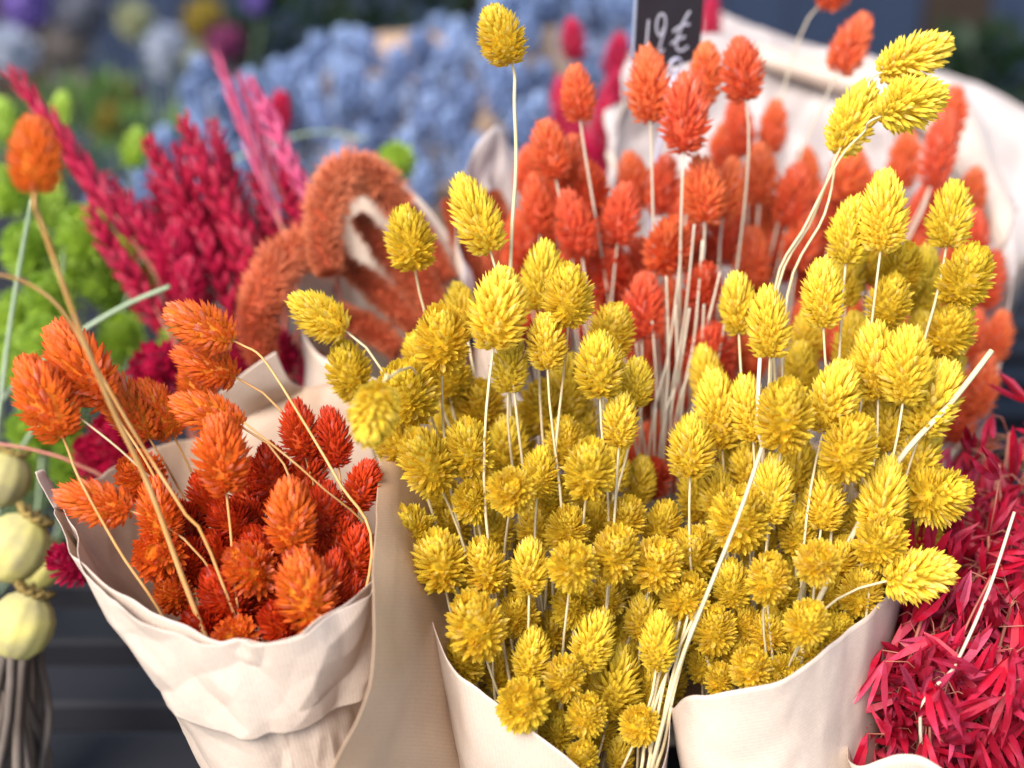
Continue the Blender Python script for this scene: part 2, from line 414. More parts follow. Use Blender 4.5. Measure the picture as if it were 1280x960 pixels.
def strip(name, curves, parent, ref, mats, seed=1, amp=.001, sc=25, nu=40, nv=30):
    """sheet through several edge curves (each a list of pixel points), side by side"""
    cs = [catmull([at(*p) for p in c], nv) for c in curves]
    grid = []
    for j in range(nv):
        grid.append(catmull([c[j] for c in cs], nu) if len(cs) > 2 else [cs[0][j].lerp(cs[1][j], i / (nu - 1)) for i in range(nu)])
    return sheet_obj(name, grid, [M[m] for m in mats], parent, ref, seed, amp, sc)

# ================================================================ THE SETTING
v, f = box_geo((0, 3, -.05), (40, 40, .05)); g = mesh_obj('ground', v, f, M['ground_stone']); tag(g, None, None, kind='structure')
# slatted display table
tb = empty('slatted_table', (0, 1.0, 0), 'dark grey slatted wooden table under the paper wrapped bunches', 'table')
for i in range(23):
    y = .30 + i * .061
    s = bevel_box('slat', (1.25, .0185, .011), M['slat'], tb, (random.uniform(-.01, .01), y - 1.0, TZ - .011 + random.uniform(-.0006, .0006)), .003)
for sx in (-1, 0, 1):
    bevel_box('bearer', (.03, .72, .03), M['slat'], tb, (sx * 1.1, -.01, TZ - .0535), .003)
    for sy in (-.68, .66): bevel_box('leg', (.03, .03, (TZ - .084) / 2), M['slat'], tb, (sx * 1.1, sy, (TZ - .084) / 2), .003)
# navy stall front far behind
wl = empty('stall_counter', (0.9, 2.9, 0), 'dark navy stall front of upright boards behind the flowers', 'stall')
for i in range(30):
    x = -1.9 + i * .135
    bevel_box('board', (.0655, .012, .62), M['navy_board' if i % 7 else 'brown_board'], wl, (x, random.uniform(-.006, .006), .62), .004)
bevel_box('counter_top', (2.1, .16, .02), M['navy_board'], wl, (.05, .13, 1.262), .004)
bevel_box('bottom_rail', (2.05, .03, .05), M['brown_board'], wl, (.05, .045, .9), .004)
bevel_box('top_rail', (2.05, .03, .05), M['brown_board'], wl, (.05, .045, .3), .004)
# dark crates behind at left, carrying the far flowers
def crate(loc, w_, h_, label):
    c = empty('wooden_crate', loc, label, 'crate')
    nsl = 4
    for k in range(nsl):
        z = (k + .5) * h_ / nsl
        bevel_box('slat', (w_ / 2, .009, h_ / nsl / 2 - .006), M['brown_board'], c, (0, -.16, z), .003)
        bevel_box('slat', (w_ / 2, .009, h_ / nsl / 2 - .006), M['brown_board'], c, (0, .16, z), .003)
        bevel_box('slat', (.009, .15, h_ / nsl / 2 - .006), M['brown_board'], c, (-w_ / 2 + .009, 0, z), .003)
        bevel_box('slat', (.009, .15, h_ / nsl / 2 - .006), M['brown_board'], c, (w_ / 2 - .009, 0, z), .003)
    bevel_box('bottom_board', (w_ / 2 - .02, .15, .008), M['brown_board'], c, (0, 0, .008), .002)
    return c
crate((-.62, 2.15, 0), .62, .5, 'dark wooden crate on the ground holding cream and white blooms')
crate((-.02, 2.3, 0), .5, .5, 'dark wooden crate on the ground holding leafy greenery')
# ================================================================ FEET OF THE BUNCHES (metres, on the table)
B_YL, B_YR, B_OR = (.024, .475), (.116, .475), (-.073, .475)
B_CO = (.085, .655)
# ---------------------------------------------------------------- paper wraps
# yellow bunch with the slanting cut paper
wl_rim = [(559, 826, .580), (600, 862, .574), (650, 900, .572), (700, 938, .566), (750, 975, .562), (800, 985, .562), (833, 930, .580), (846, 800, .62), (845, 700, .665), (780, 650, .70),
          (680, 610, .715), (600, 540, .71), (535, 550, .69), (512, 640, .64), (526, 740, .603)]
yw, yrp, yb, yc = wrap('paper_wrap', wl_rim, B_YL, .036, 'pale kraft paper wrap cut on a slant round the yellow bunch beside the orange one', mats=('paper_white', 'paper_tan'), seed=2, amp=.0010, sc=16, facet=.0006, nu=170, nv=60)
strip('paper_flap', [[(487, 548, .655), (474, 590, .610), (470, 660, .575), (471, 735, .545), (464, 830, .530), (448, 890, .526), (420, 950, .526), (385, 1040, .535), (375, 1120, .56)],
                     [(508, 540, .665), (500, 590, .622), (496, 660, .590), (497, 735, .562), (493, 830, .547), (484, 890, .543), (468, 950, .543), (450, 1040, .552), (440, 1120, .575)],
                     [(530, 545, .685), (528, 600, .645), (528, 670, .615), (530, 740, .590), (530, 830, .577), (528, 890, .573), (522, 950, .573), (530, 1040, .612), (525, 1120, .62)],
                     [(560, 560, .705), (562, 620, .68), (568, 690, .655), (575, 750, .640), (582, 830, .628), (588, 900, .622), (592, 955, .62), (600, 1040, .63), (600, 1120, .635)]],
      yw, (B_YL[0] + .03, .6), ('paper_tan_cross', 'paper_tan_cross'), seed=5, amp=.0012, sc=14)
# yellow bunch with level paper rim
wr_rim = [(838, 880, .590), (858, 871, .574), (895, 868, .566), (940, 860, .564), (985, 848, .566), (1030, 815, .574), (1065, 783, .584), (1102, 752, .60), (1135, 690, .635), (1120, 600, .68),
          (1050, 560, .705), (950, 560, .705), (880, 620, .685), (846, 720, .65), (838, 810, .615)]
yw2, *_ = wrap('paper_wrap', wr_rim, B_YR, .036, 'pale kraft paper wrap round the yellow bunch next to the red oats', mats=('paper_white_cross', 'paper_tan'), seed=3, amp=.0012, sc=15, facet=.0007, nu=170, nv=60)
# orange bunch
or_rim = [(72, 634, .605), (83, 665, .585), (97, 695, .568), (130, 733, .554), (170, 760, .546), (215, 785, .541), (268, 808, .538), (300, 803, .537), (335, 804, .537), (372, 790, .540), (410, 766, .547),
          (455, 742, .562), (492, 690, .60), (505, 600, .65), (492, 510, .69), (465, 487, .70), (420, 482, .705), (380, 484, .71), (345, 492, .715), (300, 515, .715), (260, 540, .71), (215, 553, .70), (165, 570, .68), (115, 600, .65), (85, 618, .625)]
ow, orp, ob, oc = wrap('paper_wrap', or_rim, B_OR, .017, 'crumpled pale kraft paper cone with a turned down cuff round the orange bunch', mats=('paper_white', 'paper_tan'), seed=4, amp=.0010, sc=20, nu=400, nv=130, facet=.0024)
# cuff : the folded over band of the same paper, a little outside the cone
grid = []
ids = [i for i in range(400) if 0 <= i <= 197]
for j in range(60):
    v = j / 59; row = []
    for i in ids:
        p = orp[i]; th = math.atan2(p.y - oc[1], p.x - oc[0]); q = ob + Vector((math.cos(th) * .017, math.sin(th) * .017, 0))
        s = (i - ids[0]) / (len(ids) - 1)
        dep = .245 + .015 * math.sin(s * math.pi) + .012 * math.sin(s * 9) - .02 * s
        rad = Vector((p.x - oc[0], p.y - oc[1], 0)).normalized()
        row.append(p.lerp(q, v * dep) + rad * (.0010 + .0030 * math.sin(v * math.pi * .70)) + Vector((0, 0, .0004)))
    grid.append(row)
sheet_obj('paper_cuff', grid, [M['paper_white'], M['paper_tan']], ow, oc, 8, .0009, 24, facet=.0034)
# turned out corners of the orange wrap
strip('turned_corner', [[(272, 492, .700), (290, 515, .712), (305, 532, .72)], [(308, 462, .690), (325, 492, .700), (335, 508, .716)], [(345, 440, .690), (362, 475, .70), (386, 486, .712)]],
      ow, (0, .9), ('paper_white', 'paper_white'), seed=6, amp=.001, nu=24, nv=16)
strip('turned_corner', [[(46, 589, .60), (60, 612, .602), (68, 636, .604)], [(60, 590, .604), (70, 606, .61), (74, 634, .606)], [(70, 602, .612), (76, 620, .616), (82, 640, .612)]],
      ow, (0, .9), ('paper_white', 'paper_white'), seed=7, amp=.0006, nu=14, nv=12)
# coral bunch : tall pale paper standing up behind it
co_rim = [(602, 166, .80), (640, 186, .815), (690, 240, .835), (740, 262, .85), (766, 200, .86), (768, 120, .86), (785, 75, .865), (830, 52, .875), (890, 44, .885), (980, 56, .895), (1080, 72, .895), (1150, 88, .885),
          (1196, 112, .87), (1238, 180, .845), (1268, 260, .815), (1262, 360, .785), (1248, 440, .76), (1215, 545, .735), (1130, 680, .70), (980, 720, .685), (840, 720, .685), (700, 600, .70), (600, 400, .735), (562, 290, .77)]
cw, *_ = wrap('paper_wrap', co_rim, B_CO, .045, 'tall pale kraft paper wrap standing open behind the coral red bunch', mats=('paper_white', 'paper_inner_shade'), seed=9, amp=.0050, sc=11, nu=260, nv=80, bulge=.006, facet=.0042)
strip('turned_edge', [[(930, 52, .897), (1010, 62, .90), (1100, 76, .90), (1160, 90, .89), (1202, 112, .875), (1242, 180, .85), (1272, 262, .818)],
                      [(932, 55, .884), (1010, 68, .884), (1098, 86, .882), (1154, 104, .872), (1194, 130, .857), (1234, 196, .834), (1266, 274, .806)],
                      [(934, 68, .880), (1008, 88, .876), (1092, 112, .872), (1144, 134, .862), (1182, 164, .847), (1222, 226, .826), (1256, 298, .800)],
                      [(936, 76, .884), (1006, 100, .882), (1088, 128, .880), (1138, 152, .868), (1172, 184, .853), (1212, 246, .830), (1246, 312, .804)]],
      cw, (.2, 1.2), ('paper_white', 'paper_white'), seed=21, amp=.0016, sc=18, nu=24, nv=60)
# wrap of the crimson bunch further back
cr_rim = [(760, 90, 1.02), (800, 60, 1.05), (886, 16, 1.06), (930, 28, 1.05), (1000, 52, 1.04), (1090, 74, 1.03), (1190, 92, 1.02), (1300, 150, 1.0), (1330, 260, .97), (1250, 330, .93), (1050, 300, .92), (850, 260, .94), (770, 180, .98)]
wrap('paper_wrap', cr_rim, (.20, .86), .06, 'pale kraft paper wrap of the crimson bunch, behind the coral bunch', mats=('paper_white', 'paper_inner_shade'), seed=10, amp=.003, sc=12, nu=110, nv=24)
# rust foxtail bunch wrap
fx_rim = [(470, 195, .80), (500, 225, .80), (545, 275, .79), (580, 340, .775), (575, 420, .75), (530, 480, .73), (460, 470, .72), (390, 440, .725), (370, 380, .745), (390, 300, .78), (430, 225, .80)]
wrap('paper_wrap', fx_rim, (-.075, .66), .045, 'pale lavender shaded paper wrap round the furry rust foxtails', mats=('paper_white', 'paper_white'), seed=11, amp=.003, sc=14, nu=110, nv=30)
# red oats wrap
ot_rim = [(1066, 952, .580), (1100, 950, .565), (1145, 944, .555), (1172, 960, .550), (1220, 990, .548), (1290, 1005, .555), (1350, 930, .61), (1360, 840, .655), (1280, 760, .69), (1180, 740, .69), (1100, 800, .66), (1066, 880, .63)]
wrap('paper_wrap', ot_rim, (.215, .475), .04, 'pale kraft paper wrap round the bunch of pink red oats', mats=('paper_white', 'paper_tan'), seed=12, amp=.001, sc=15, nu=100, nv=26)
# blue bunch wraps
for rim, base, sd_, lab in (([(395, 130, 1.34), (440, 175, 1.25), (500, 235, 1.18), (590, 215, 1.18), (640, 150, 1.25), (600, 60, 1.42), (500, 40, 1.48), (430, 60, 1.45)], (-.11, 1.16), 13, 'kraft paper wrap of the dusty blue bunch behind the rust foxtails'),
                       ([(655, 70, 1.36), (660, 140, 1.25), (700, 185, 1.2), (780, 170, 1.2), (840, 90, 1.28), (800, 20, 1.42), (720, 10, 1.45)], (.07, 1.2), 14, 'kraft paper wrap of the dusty blue bunch behind the price card')):
    wrap('paper_wrap', rim, base, .055, lab, mats=('paper_tan', 'paper_tan'), seed=sd_, amp=.003, sc=10, nu=80, nv=20)

# ================================================================ YELLOW CANARY GRASS
def yl_d(x, y): return .596 + .034 * max(0, (600 - y) / 560) + .016 * ((x - 690) / 190) ** 2 - .010 * max(0, (y - 650) / 300)
def yr_d(x, y): return .596 + .030 * max(0, (600 - y) / 560) + .015 * ((x - 1010) / 190) ** 2 - .010 * max(0, (y - 650) / 220)
YL = [  # x, y, width, length, tip angle, extra distance
 (595,268,58,106,-20,0),(513,297,60,80,-8,0),(397,395,58,84,-64,-.02),(435,464,58,76,-15,0),(509,490,70,86,-12,-.008),
 (553,424,72,90,4,-.014),(624,386,74,108,12,-.016),(678,345,52,90,3,.012),(711,369,60,80,4,-.012),(684,428,52,74,0,-.006),(637,456,50,74,0,.008),
 (750,457,60,84,-4,-.008),(764,414,52,70,8,.014),(796,478,42,64,6,.008),(576,381,40,60,-10,.022),(563,474,54,66,-5,.02),(529,446,48,66,-15,.014),
 (601,508,60,72,0,.026),(679,511,62,74,6,.03),(709,483,50,84,-4,.03),(776,525,50,74,8,0),(724,522,48,70,0,.036),(586,560,60,78,-6,-.004),(634,555,50,72,4,.022),
 (533,576,68,88,-28,-.010),(497,556,50,66,-25,.008),(736,585,62,80,4,-.012),(705,553,48,64,0,.016),(640,613,62,64,0,-.016),(674,589,48,66,6,.004),
 (590,625,54,58,0,0),(694,621,48,60,6,.012),(554,622,44,58,-10,.016),(768,584,42,66,4,.020),(516,662,58,72,-20,0),(549,700,62,82,-8,-.012),
 (605,707,54,74,-8,-.004),(662,709,52,74,2,-.002),(716,704,58,64,4,-.016),(768,690,60,72,8,-.010),(821,703,58,68,6,-.010),(709,659,52,62,4,.004),(671,657,48,66,0,.014),
 (782,648,52,64,4,.008),(596,782,72,92,-12,-.016),(648,768,50,62,-4,.006),(716,757,54,56,0,.010),(663,818,46,70,4,.000),(742,800,52,82,18,.000),(704,846,52,62,-2,-.006),
 (654,881,62,64,-4,-.016),(732,894,52,60,4,-.006),(771,853,64,94,14,.008),(800,906,46,52,0,-.010),(823,801,48,78,6,-.008),(803,770,46,64,0,.008),(856,746,56,64,10,-.004),
 (578,826,50,66,-6,.006),(626,838,44,60,0,.014),(695,915,46,58,0,.004),(727,946,42,50,0,-.004),(776,944,34,50,0,.010),(537,745,40,60,-20,.016),(562,658,48,60,-10,.018),
 (620,660,46,62,0,.016),(828,655,50,66,8,.010),(850,800,46,62,6,.010),(838,850,44,60,4,.014),(690,790,48,60,0,.018),(760,745,46,60,0,.014),(640,935,46,54,-6,.016),
 (600,885,44,60,-8,.022),(752,910,44,60,4,.012),(800,730,48,60,4,.02),(790,820,46,60,4,.02),(740,840,46,60,0,.02),(680,860,46,60,0,.02),(830,760,46,60,6,.02),(640,730,46,60,0,.024),(700,730,46,60,0,.026),(745,650,46,62,0,.024),(580,740,46,62,-6,.022),(620,800,46,60,-4,.022),(560,780,44,60,-10,.024),(800,600,44,64,6,.026),(740,620,46,64,0,.026),(810,860,44,58,4,.012),(830,880,40,54,4,.014),(780,790,46,60,2,.024),(540,640,46,64,-14,.022),(660,680,44,60,0,.03),(610,600,46,64,0,.028),(650,540,44,64,0,.036),(560,530,46,66,-6,.032),(690,880,44,56,0,.018)]
def look(w_, l_, a_, e, rim):
    if abs(a_) > 50: return 'lying sideways'
    if rim: return 'low against the paper rim'
    if l_ / w_ < 1.15: return 'seen round from its tip'
    if e >= .034: return 'half hidden deep among the others'
    if l_ / w_ > 1.6: return 'long and slender'
    return 'plump and upright'
GYL = 'yellow canary grass heads in the bunch with slanting paper'
LYL = 'yellow canary grass head in bunch beside the orange one'
for (x, y, w_, l_, a_, e) in YL:
    e = e * 1.9 if e > 0 else e * 1.2
    flower('yellow', x, y, w_, l_, a_ + random.uniform(-4, 4), yl_d(x, y) + e, B_YL, LYL + ', ' + look(w_, l_, a_, e, y > 860), 'dried flower', GYL + ', ' + look(w_, l_, a_, e, y > 860), 'dried_flower')
flower('yellow', 627, 45, 60, 76, -20, .618, B_YL, 'lone round yellow canary grass head standing highest on a long straight stem', 'dried flower', None, 'dried_flower',
       via=[(643, 130, .619), (645, 210, .620), (638, 335, .63), (640, 560, .64), (680, 850, .63)], r=.00085, ratio=1.3)
flower('yellow', 467, 517, 60, 82, 196, .535, B_YL, 'nodding yellow canary grass head hanging out over the tan paper flap', 'dried flower', None, 'dried_flower',
       via=[(484, 474, .54), (503, 462, .56), (522, 470, .60), (550, 560, .65), (620, 850, .62)], r=.0006)
YR = [(962,403,52,92,2,0),(922,380,46,80,-4,.014),(1028,366,54,92,2,0),(1062,288,54,90,6,.006),(1107,264,60,108,8,-.004),(1187,268,54,86,8,0),(1209,346,64,82,20,-.004),
 (1110,380,56,72,4,.010),(1125,338,60,76,6,.020),(1155,352,50,92,8,.030),(1189,412,60,78,20,.008),(1096,452,60,104,-4,.004),(1134,458,66,104,4,-.012),(1167,498,66,106,22,-.002),
 (1041,496,62,98,12,-.002),(982,520,74,94,2,-.018),(937,511,48,88,-4,.006),(899,511,56,104,-6,.010),(864,558,58,82,0,-.004),(1062,562,70,86,16,-.012),(1108,528,54,80,6,.014),
 (1103,620,62,102,8,-.004),(1176,620,70,78,62,-.004),(1148,572,52,84,14,.010),(966,612,54,90,4,0),(1033,624,52,82,8,.004),(926,648,70,84,-2,-.002),(897,616,50,76,-8,.012),
 (934,582,50,74,0,.016),(994,575,46,90,4,.020),(1149,720,62,92,84,-.010),(1021,702,56,58,0,-.018),(961,723,54,66,4,-.012),(1008,777,54,62,2,-.016),(939,836,50,56,-4,-.004),
 (900,848,38,48,-6,.006),(983,842,44,44,10,.006),(1077,738,52,68,10,.004),(1103,677,64,72,14,-.006),(1152,676,50,66,30,.018),(915,730,48,66,-6,.006),(892,788,52,66,-8,.004),
 (864,692,56,72,-6,.006),(998,663,50,66,0,.008),(1036,660,50,62,6,.014),(961,790,46,62,0,.010),(1000,460,48,70,0,.034),(1010,420,46,70,0,.040),(1065,430,48,84,4,.030),
 (1060,345,46,80,4,.030),(1085,320,46,76,4,.034),(1150,425,46,76,10,.028),(1070,500,44,70,0,.026),(950,680,46,62,0,.016),(1050,700,46,60,6,.010),(1060,770,44,58,10,.016),
 (930,780,46,60,-4,.012),(1035,740,46,58,4,.012),(870,620,50,70,-6,.020),(885,470,46,80,-8,.030),(1010,640,44,66,0,.020),(1130,640,46,66,16,.016),(975,740,44,58,0,.014),(1020,810,42,50,6,.010),
 (1075,650,46,66,6,.014),(920,560,46,74,-4,.024),(1185,455,44,76,20,.024),(960,860,40,46,0,.002),(1045,790,44,54,8,.006),(880,740,46,62,-4,.022),(940,760,46,60,0,.024),(990,720,46,62,0,.024),(1055,660,46,62,4,.026),(880,830,42,54,-4,.012),(990,810,42,54,0,.014),(1090,720,44,60,12,.02),(960,650,46,64,0,.024),(1010,590,46,66,0,.03),(950,540,44,66,0,.034),(1090,590,46,66,6,.03),(1120,490,44,66,8,.034),(890,680,46,62,-4,.022),(920,820,42,54,0,.012),(870,790,42,56,-4,.016)]
GYR = 'yellow canary grass heads in the bunch next to the oats'
LYR = 'yellow canary grass head in bunch beside the red oats'
for (x, y, w_, l_, a_, e) in YR:
    e = e * 1.9 if e > 0 else e * 1.2
    flower('yellow', x, y, w_, l_, a_ + random.uniform(-4, 4), yr_d(x, y) + e, B_YR, LYR + ', ' + look(w_, l_, a_, e, y > 815), 'dried flower', GYR + ', ' + look(w_, l_, a_, e, y > 815), 'dried_flower')
G3 = 'three yellow heads leaning together'
L3 = 'yellow canary grass head of the leaning trio rising against the pale paper'
flower('yellow', 1143, 72, 56, 98, 64, .628, B_YR, L3, 'dried flower', G3, 'dried_flower', via=[(1080, 125, .628), (1046, 195, .628), (1015, 275, .630), (972, 362, .635), (960, 560, .64), (945, 850, .63)], r=.0006)
flower('yellow', 1139, 129, 64, 92, 66, .615, B_YR, L3, 'dried flower', G3, 'dried_flower', via=[(1080, 165, .620), (1050, 198, .624), (1008, 280, .628), (968, 365, .635), (970, 560, .64), (950, 850, .63)], r=.0006)
flower('yellow', 1066, 148, 60, 104, 24, .632, B_YR, L3, 'dried flower', G3, 'dried_flower', via=[(1044, 205, .630), (1030, 270, .630), (985, 365, .637), (975, 560, .64), (955, 850, .63)], r=.0006)
# loose stalks without heads
def stalk(name, pts, r, mat, label, group=None, n=26, taper=.9, flat=1.0):
    P = [at(*p) for p in pts]; b = P[-1].copy()
    root = P[-1]
    path = catmull([p - b for p in P], n)
    v, f = tube_geo(path, [r * (1 - (1 - taper) * (1 - i / n)) for i in range(n)], 6)
    o = mesh_obj(name, v, f, M[mat], None, smooth=True); o.location = b
    return tag(o, label, 'stalk', group)
BT = lambda bx, by, dx=0: None
def foot(b, dx=0, dy=0):
    p = Vector((b[0] + dx, b[1] + dy, TZ + .006)) - CAM; d = p.dot(F)
    return (640 + FPX * p.x / d, 480 - FPX * p.dot(U) / d, d)
stalk('dry_stalk', [(952, 560, .572), (925, 640, .570), (885, 740, .568), (850, 830, .568), (822, 930, .570), foot(B_YL, .02, .0)], .0009, 'straw', 'long bare straw stalk slanting down across the two yellow bunches')
stalk('dry_stalk', [(1240, 438, .60), (1190, 502, .60), (1120, 580, .605), (1050, 700, .61), (1000, 830, .61), foot(B_YR, .0, .0)], .0014, 'straw', 'thick cut straw stalk sticking out of the yellow bunch')
stalk('dry_leaf', [(950, 448, .60), (948, 490, .595), (949, 540, .592), (954, 572, .60), (950, 680, .64), (940, 850, .62), foot(B_YR, -.01, 0)], .0010, 'straw_pale', 'pale dry leaf blade standing upright in the yellow bunch')
for i, (xx, xb) in enumerate(((806, 800), (815, 808), (823, 812), (830, 818), (812, 820))):
    stalk('dry_stalk', [(838 + i * 12, 790 - i * 14, .598), (xx + 14, 860, .592), (xx, 930, .588), (xb - 4, 985, .586), foot(B_YL, .012 + .003 * i, -.01)], .00075, 'straw', 'bare straw stalk in the sheaf gathered at the seam between the yellow wraps', 'straw stalks gathered between the yellow wraps')

# ================================================================ ORANGE CANARY GRASS
def o_d(x, y): return .575 + .050 * max(0, (720 - y) / 260)
OR = [(158,506,60,112,-36,.0),(198,511,60,84,-24,.008),(257,456,52,88,-66,-.008),(259,516,56,98,-66,-.022),(243,482,46,66,-30,.012),(277,570,70,104,-8,-.030),(371,538,48,76,-18,0),
 (417,547,44,78,-8,.004),(340,592,52,70,-6,.010),(362,645,66,98,-8,-.018),(118,627,58,98,-76,-.012),(176,593,56,64,-10,.006),(198,640,60,84,-6,-.008),(201,692,72,62,-20,.004),
 (312,711,66,74,-30,-.002),(383,738,76,106,-12,-.012),(280,745,60,80,-22,.004),(250,788,56,62,-24,.004),(297,798,56,54,-16,-.004),(353,781,56,66,-4,-.002),(416,728,48,84,6,.004),
 (446,690,48,70,8,.008),(405,640,54,76,4,.004),(452,606,44,66,8,.006),(290,652,54,70,-8,.014),(258,622,52,72,-12,.016),(330,690,54,70,-6,.014),(236,700,52,66,-14,.016),
 (426,672,50,72,6,.012),(310,610,50,72,-4,.02),(385,595,48,72,4,.018),(270,690,50,66,-10,.02),(440,745,44,66,8,.010),(345,740,52,64,0,.014),(400,690,48,70,4,.018),(232,655,50,66,-14,.016),
 (300,760,50,62,-6,.012),(215,740,48,58,-20,.014),(405,780,44,56,2,.006),(320,650,48,66,0,.026),(365,700,48,66,0,.022)]
LOR = 'orange canary grass head in the crumpled paper cone'
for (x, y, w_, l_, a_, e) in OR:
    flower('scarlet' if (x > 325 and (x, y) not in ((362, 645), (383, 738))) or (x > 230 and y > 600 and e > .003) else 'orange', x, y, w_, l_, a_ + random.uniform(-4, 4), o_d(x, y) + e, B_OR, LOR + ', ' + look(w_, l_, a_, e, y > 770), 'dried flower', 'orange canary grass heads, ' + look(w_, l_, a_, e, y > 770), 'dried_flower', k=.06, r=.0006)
flower('orange', 45, 195, 70, 96, 2, .485, B_OR, 'soft orange canary grass head on a thick golden stem beside the crimson wheat', 'dried flower', None, 'dried_flower',
       via=[(52, 280, .49), (95, 400, .51), (140, 510, .535), (187, 610, .555), (235, 740, .57), (300, 900, .58)], r=.0010, ratio=1.3)
flower('orange', 56, 497, 72, 118, -24, .572, B_OR, 'large orange canary grass head hanging out past the paper cone, against lime green heads', 'dried flower', None, 'dried_flower',
       via=[(100, 600, .572), (150, 690, .572), (200, 765, .572), (270, 900, .58)], r=.0006)
flower('orange', 100, 458, 76, 124, -36, .588, B_OR, 'large orange canary grass head crossed by a golden stem', 'dried flower', None, 'dried_flower', via=[(190, 590, .592), (235, 690, .60), (290, 850, .60)], r=.0006)
flower('orange', 250, 408, 62, 96, -66, .600, B_OR, 'orange canary grass head lying sideways above the turned paper corner', 'dried flower', None, 'dried_flower',
       via=[(330, 450, .598), (375, 520, .592), (425, 605, .586), (465, 680, .582), (440, 850, .585)], r=.0006)
stalk('dry_stalk', [(-12, 342, .50), (30, 352, .51), (75, 385, .52), (115, 450, .535), (170, 545, .55), (230, 640, .56), (275, 720, .57), foot(B_OR)], .0007, 'stem_orange', 'thin golden stalk arching in across the thick golden stem')
for i, (a, b) in enumerate((((90, 515), (225, 650)), ((305, 528), (470, 690)), )):
    stalk('dry_stalk', [(a[0], a[1], .575), ((a[0] + b[0]) / 2 + 8, (a[1] + b[1]) / 2 - 6, .578), (b[0], b[1], .60), ((b[0] + 330) / 2, 850, .60), foot(B_OR, -.01 + .005 * i)], .00045, 'stem_orange' if i % 2 else 'straw',
          'thin straw stalk slanting through the orange bunch', 'thin stalks through the orange bunch')
stalk('dry_stalk', [(200, 670, .605), (232, 740, .603), (262, 800, .60), foot(B_OR, -.004)], .0014, 'stem_orange', 'thick golden straw inside the paper cone below the orange heads')

# ================================================================ CORAL CANARY GRASS
CO = [(721,117,44,74,-8,.70),(811,105,56,98,-6,.685),(857,142,62,104,0,.675),(925,89,54,80,-8,.69),(688,188,52,80,-6,.705),(712,205,44,76,6,.73),(883,92,42,78,6,.71),(880,238,56,88,0,.69),
 (909,236,44,80,4,.72),(776,268,48,82,2,.71),(722,280,54,88,-4,.70),(738,238,56,70,6,.725),(672,256,46,80,-8,.73),(832,308,58,74,0,.695),(1065,54,50,84,24,.76),(1044,-8,40,44,60,.78),
 (924,158,38,82,-4,.79),(966,159,38,68,8,.80),(951,218,50,80,4,.77),(990,246,50,84,6,.77),(1174,186,46,104,14,.76),(1190,143,40,70,14,.79),(1062,215,50,76,6,.78),(905,186,38,66,0,.80),
 (1214,298,50,74,10,.76),(880,356,50,62,4,.69),(802,384,58,86,2,.685),(765,342,56,70,4,.72),(886,441,60,80,4,.69),(816,596,46,54,0,.68),(1222,482,50,84,10,.73),(650,300,46,74,-10,.76),
 (720,332,50,70,0,.74),(940,322,48,80,4,.76),(1000,300,48,80,4,.77),(858,278,46,76,4,.74),(800,332,46,76,-2,.745),(838,385,48,76,4,.745),(830,232,46,78,0,.745),(792,226,44,76,-4,.76),
 (760,310,44,70,0,.77),(900,296,46,76,4,.765),(960,280,44,74,0,.80),(1030,270,46,78,6,.80),(690,240,44,70,-6,.77),(870,400,46,70,2,.75),(915,400,44,70,4,.76),(760,390,46,74,0,.75),
 (700,320,46,70,-6,.78),(840,460,48,70,0,.76),(900,480,44,70,0,.74),(1150,270,42,78,10,.80),(1130,200,40,74,8,.82),(1235,350,44,76,14,.78),(1190,330,44,74,10,.79),(800,440,46,66,0,.76),(770,440,42,66,-4,.77),
 (1010,350,42,70,0,.79),(950,380,44,70,0,.78),(660,215,40,66,-10,.79),(1215,240,40,66,14,.80),(1245,420,38,66,16,.76),(850,520,42,66,0,.75),(880,560,42,66,0,.75),(820,505,42,66,0,.77),(785,500,40,66,0,.76),(860,480,44,70,2,.735),(830,430,46,70,-2,.735),(885,520,44,66,4,.73),(800,560,44,64,0,.735),(850,590,44,60,0,.73),(780,460,44,66,-4,.74),(870,450,42,66,0,.765),(845,555,42,64,0,.745),(905,440,42,66,4,.745),(815,470,44,66,0,.75),(770,550,42,64,0,.75),(825,540,42,62,0,.76),(740,400,44,68,-4,.77),(700,380,44,68,-4,.785),(690,420,42,66,-4,.77),(640,400,44,66,-6,.78),(1010,400,44,68,4,.77),(1040,420,44,68,4,.77),(1030,330,44,74,4,.80),(1060,260,44,76,4,.82),(1100,330,44,72,6,.79),(1145,320,44,74,8,.80),(1175,250,42,74,8,.82),(1010,220,40,72,2,.83),(975,320,44,72,2,.79),(1180,380,44,72,10,.77),(1210,420,44,72,12,.76),(1120,420,44,72,6,.77),(920,270,44,74,2,.80),(870,320,44,72,2,.77),(690,290,44,72,-6,.78),(640,340,44,72,-8,.78),(1200,520,46,74,12,.735),(1165,450,42,70,10,.76),(1090,250,40,72,4,.84),(940,260,42,74,2,.82),(745,300,44,72,0,.765),(660,380,44,70,-6,.77),(1000,460,44,68,2,.75),(940,440,44,68,0,.755),(1060,390,42,66,4,.79)]
LCO = 'coral red canary grass head before the tall paper'
for (x, y, w_, l_, a_, d) in CO:
    flower('coral', x, y, w_, l_, a_ + random.uniform(-5, 5), d, B_CO, LCO + ', ' + look(w_, l_, a_, d - .745, False), 'dried flower', 'coral canary grass heads, ' + look(w_, l_, a_, d - .745, False), 'dried_flower', r=.0007)
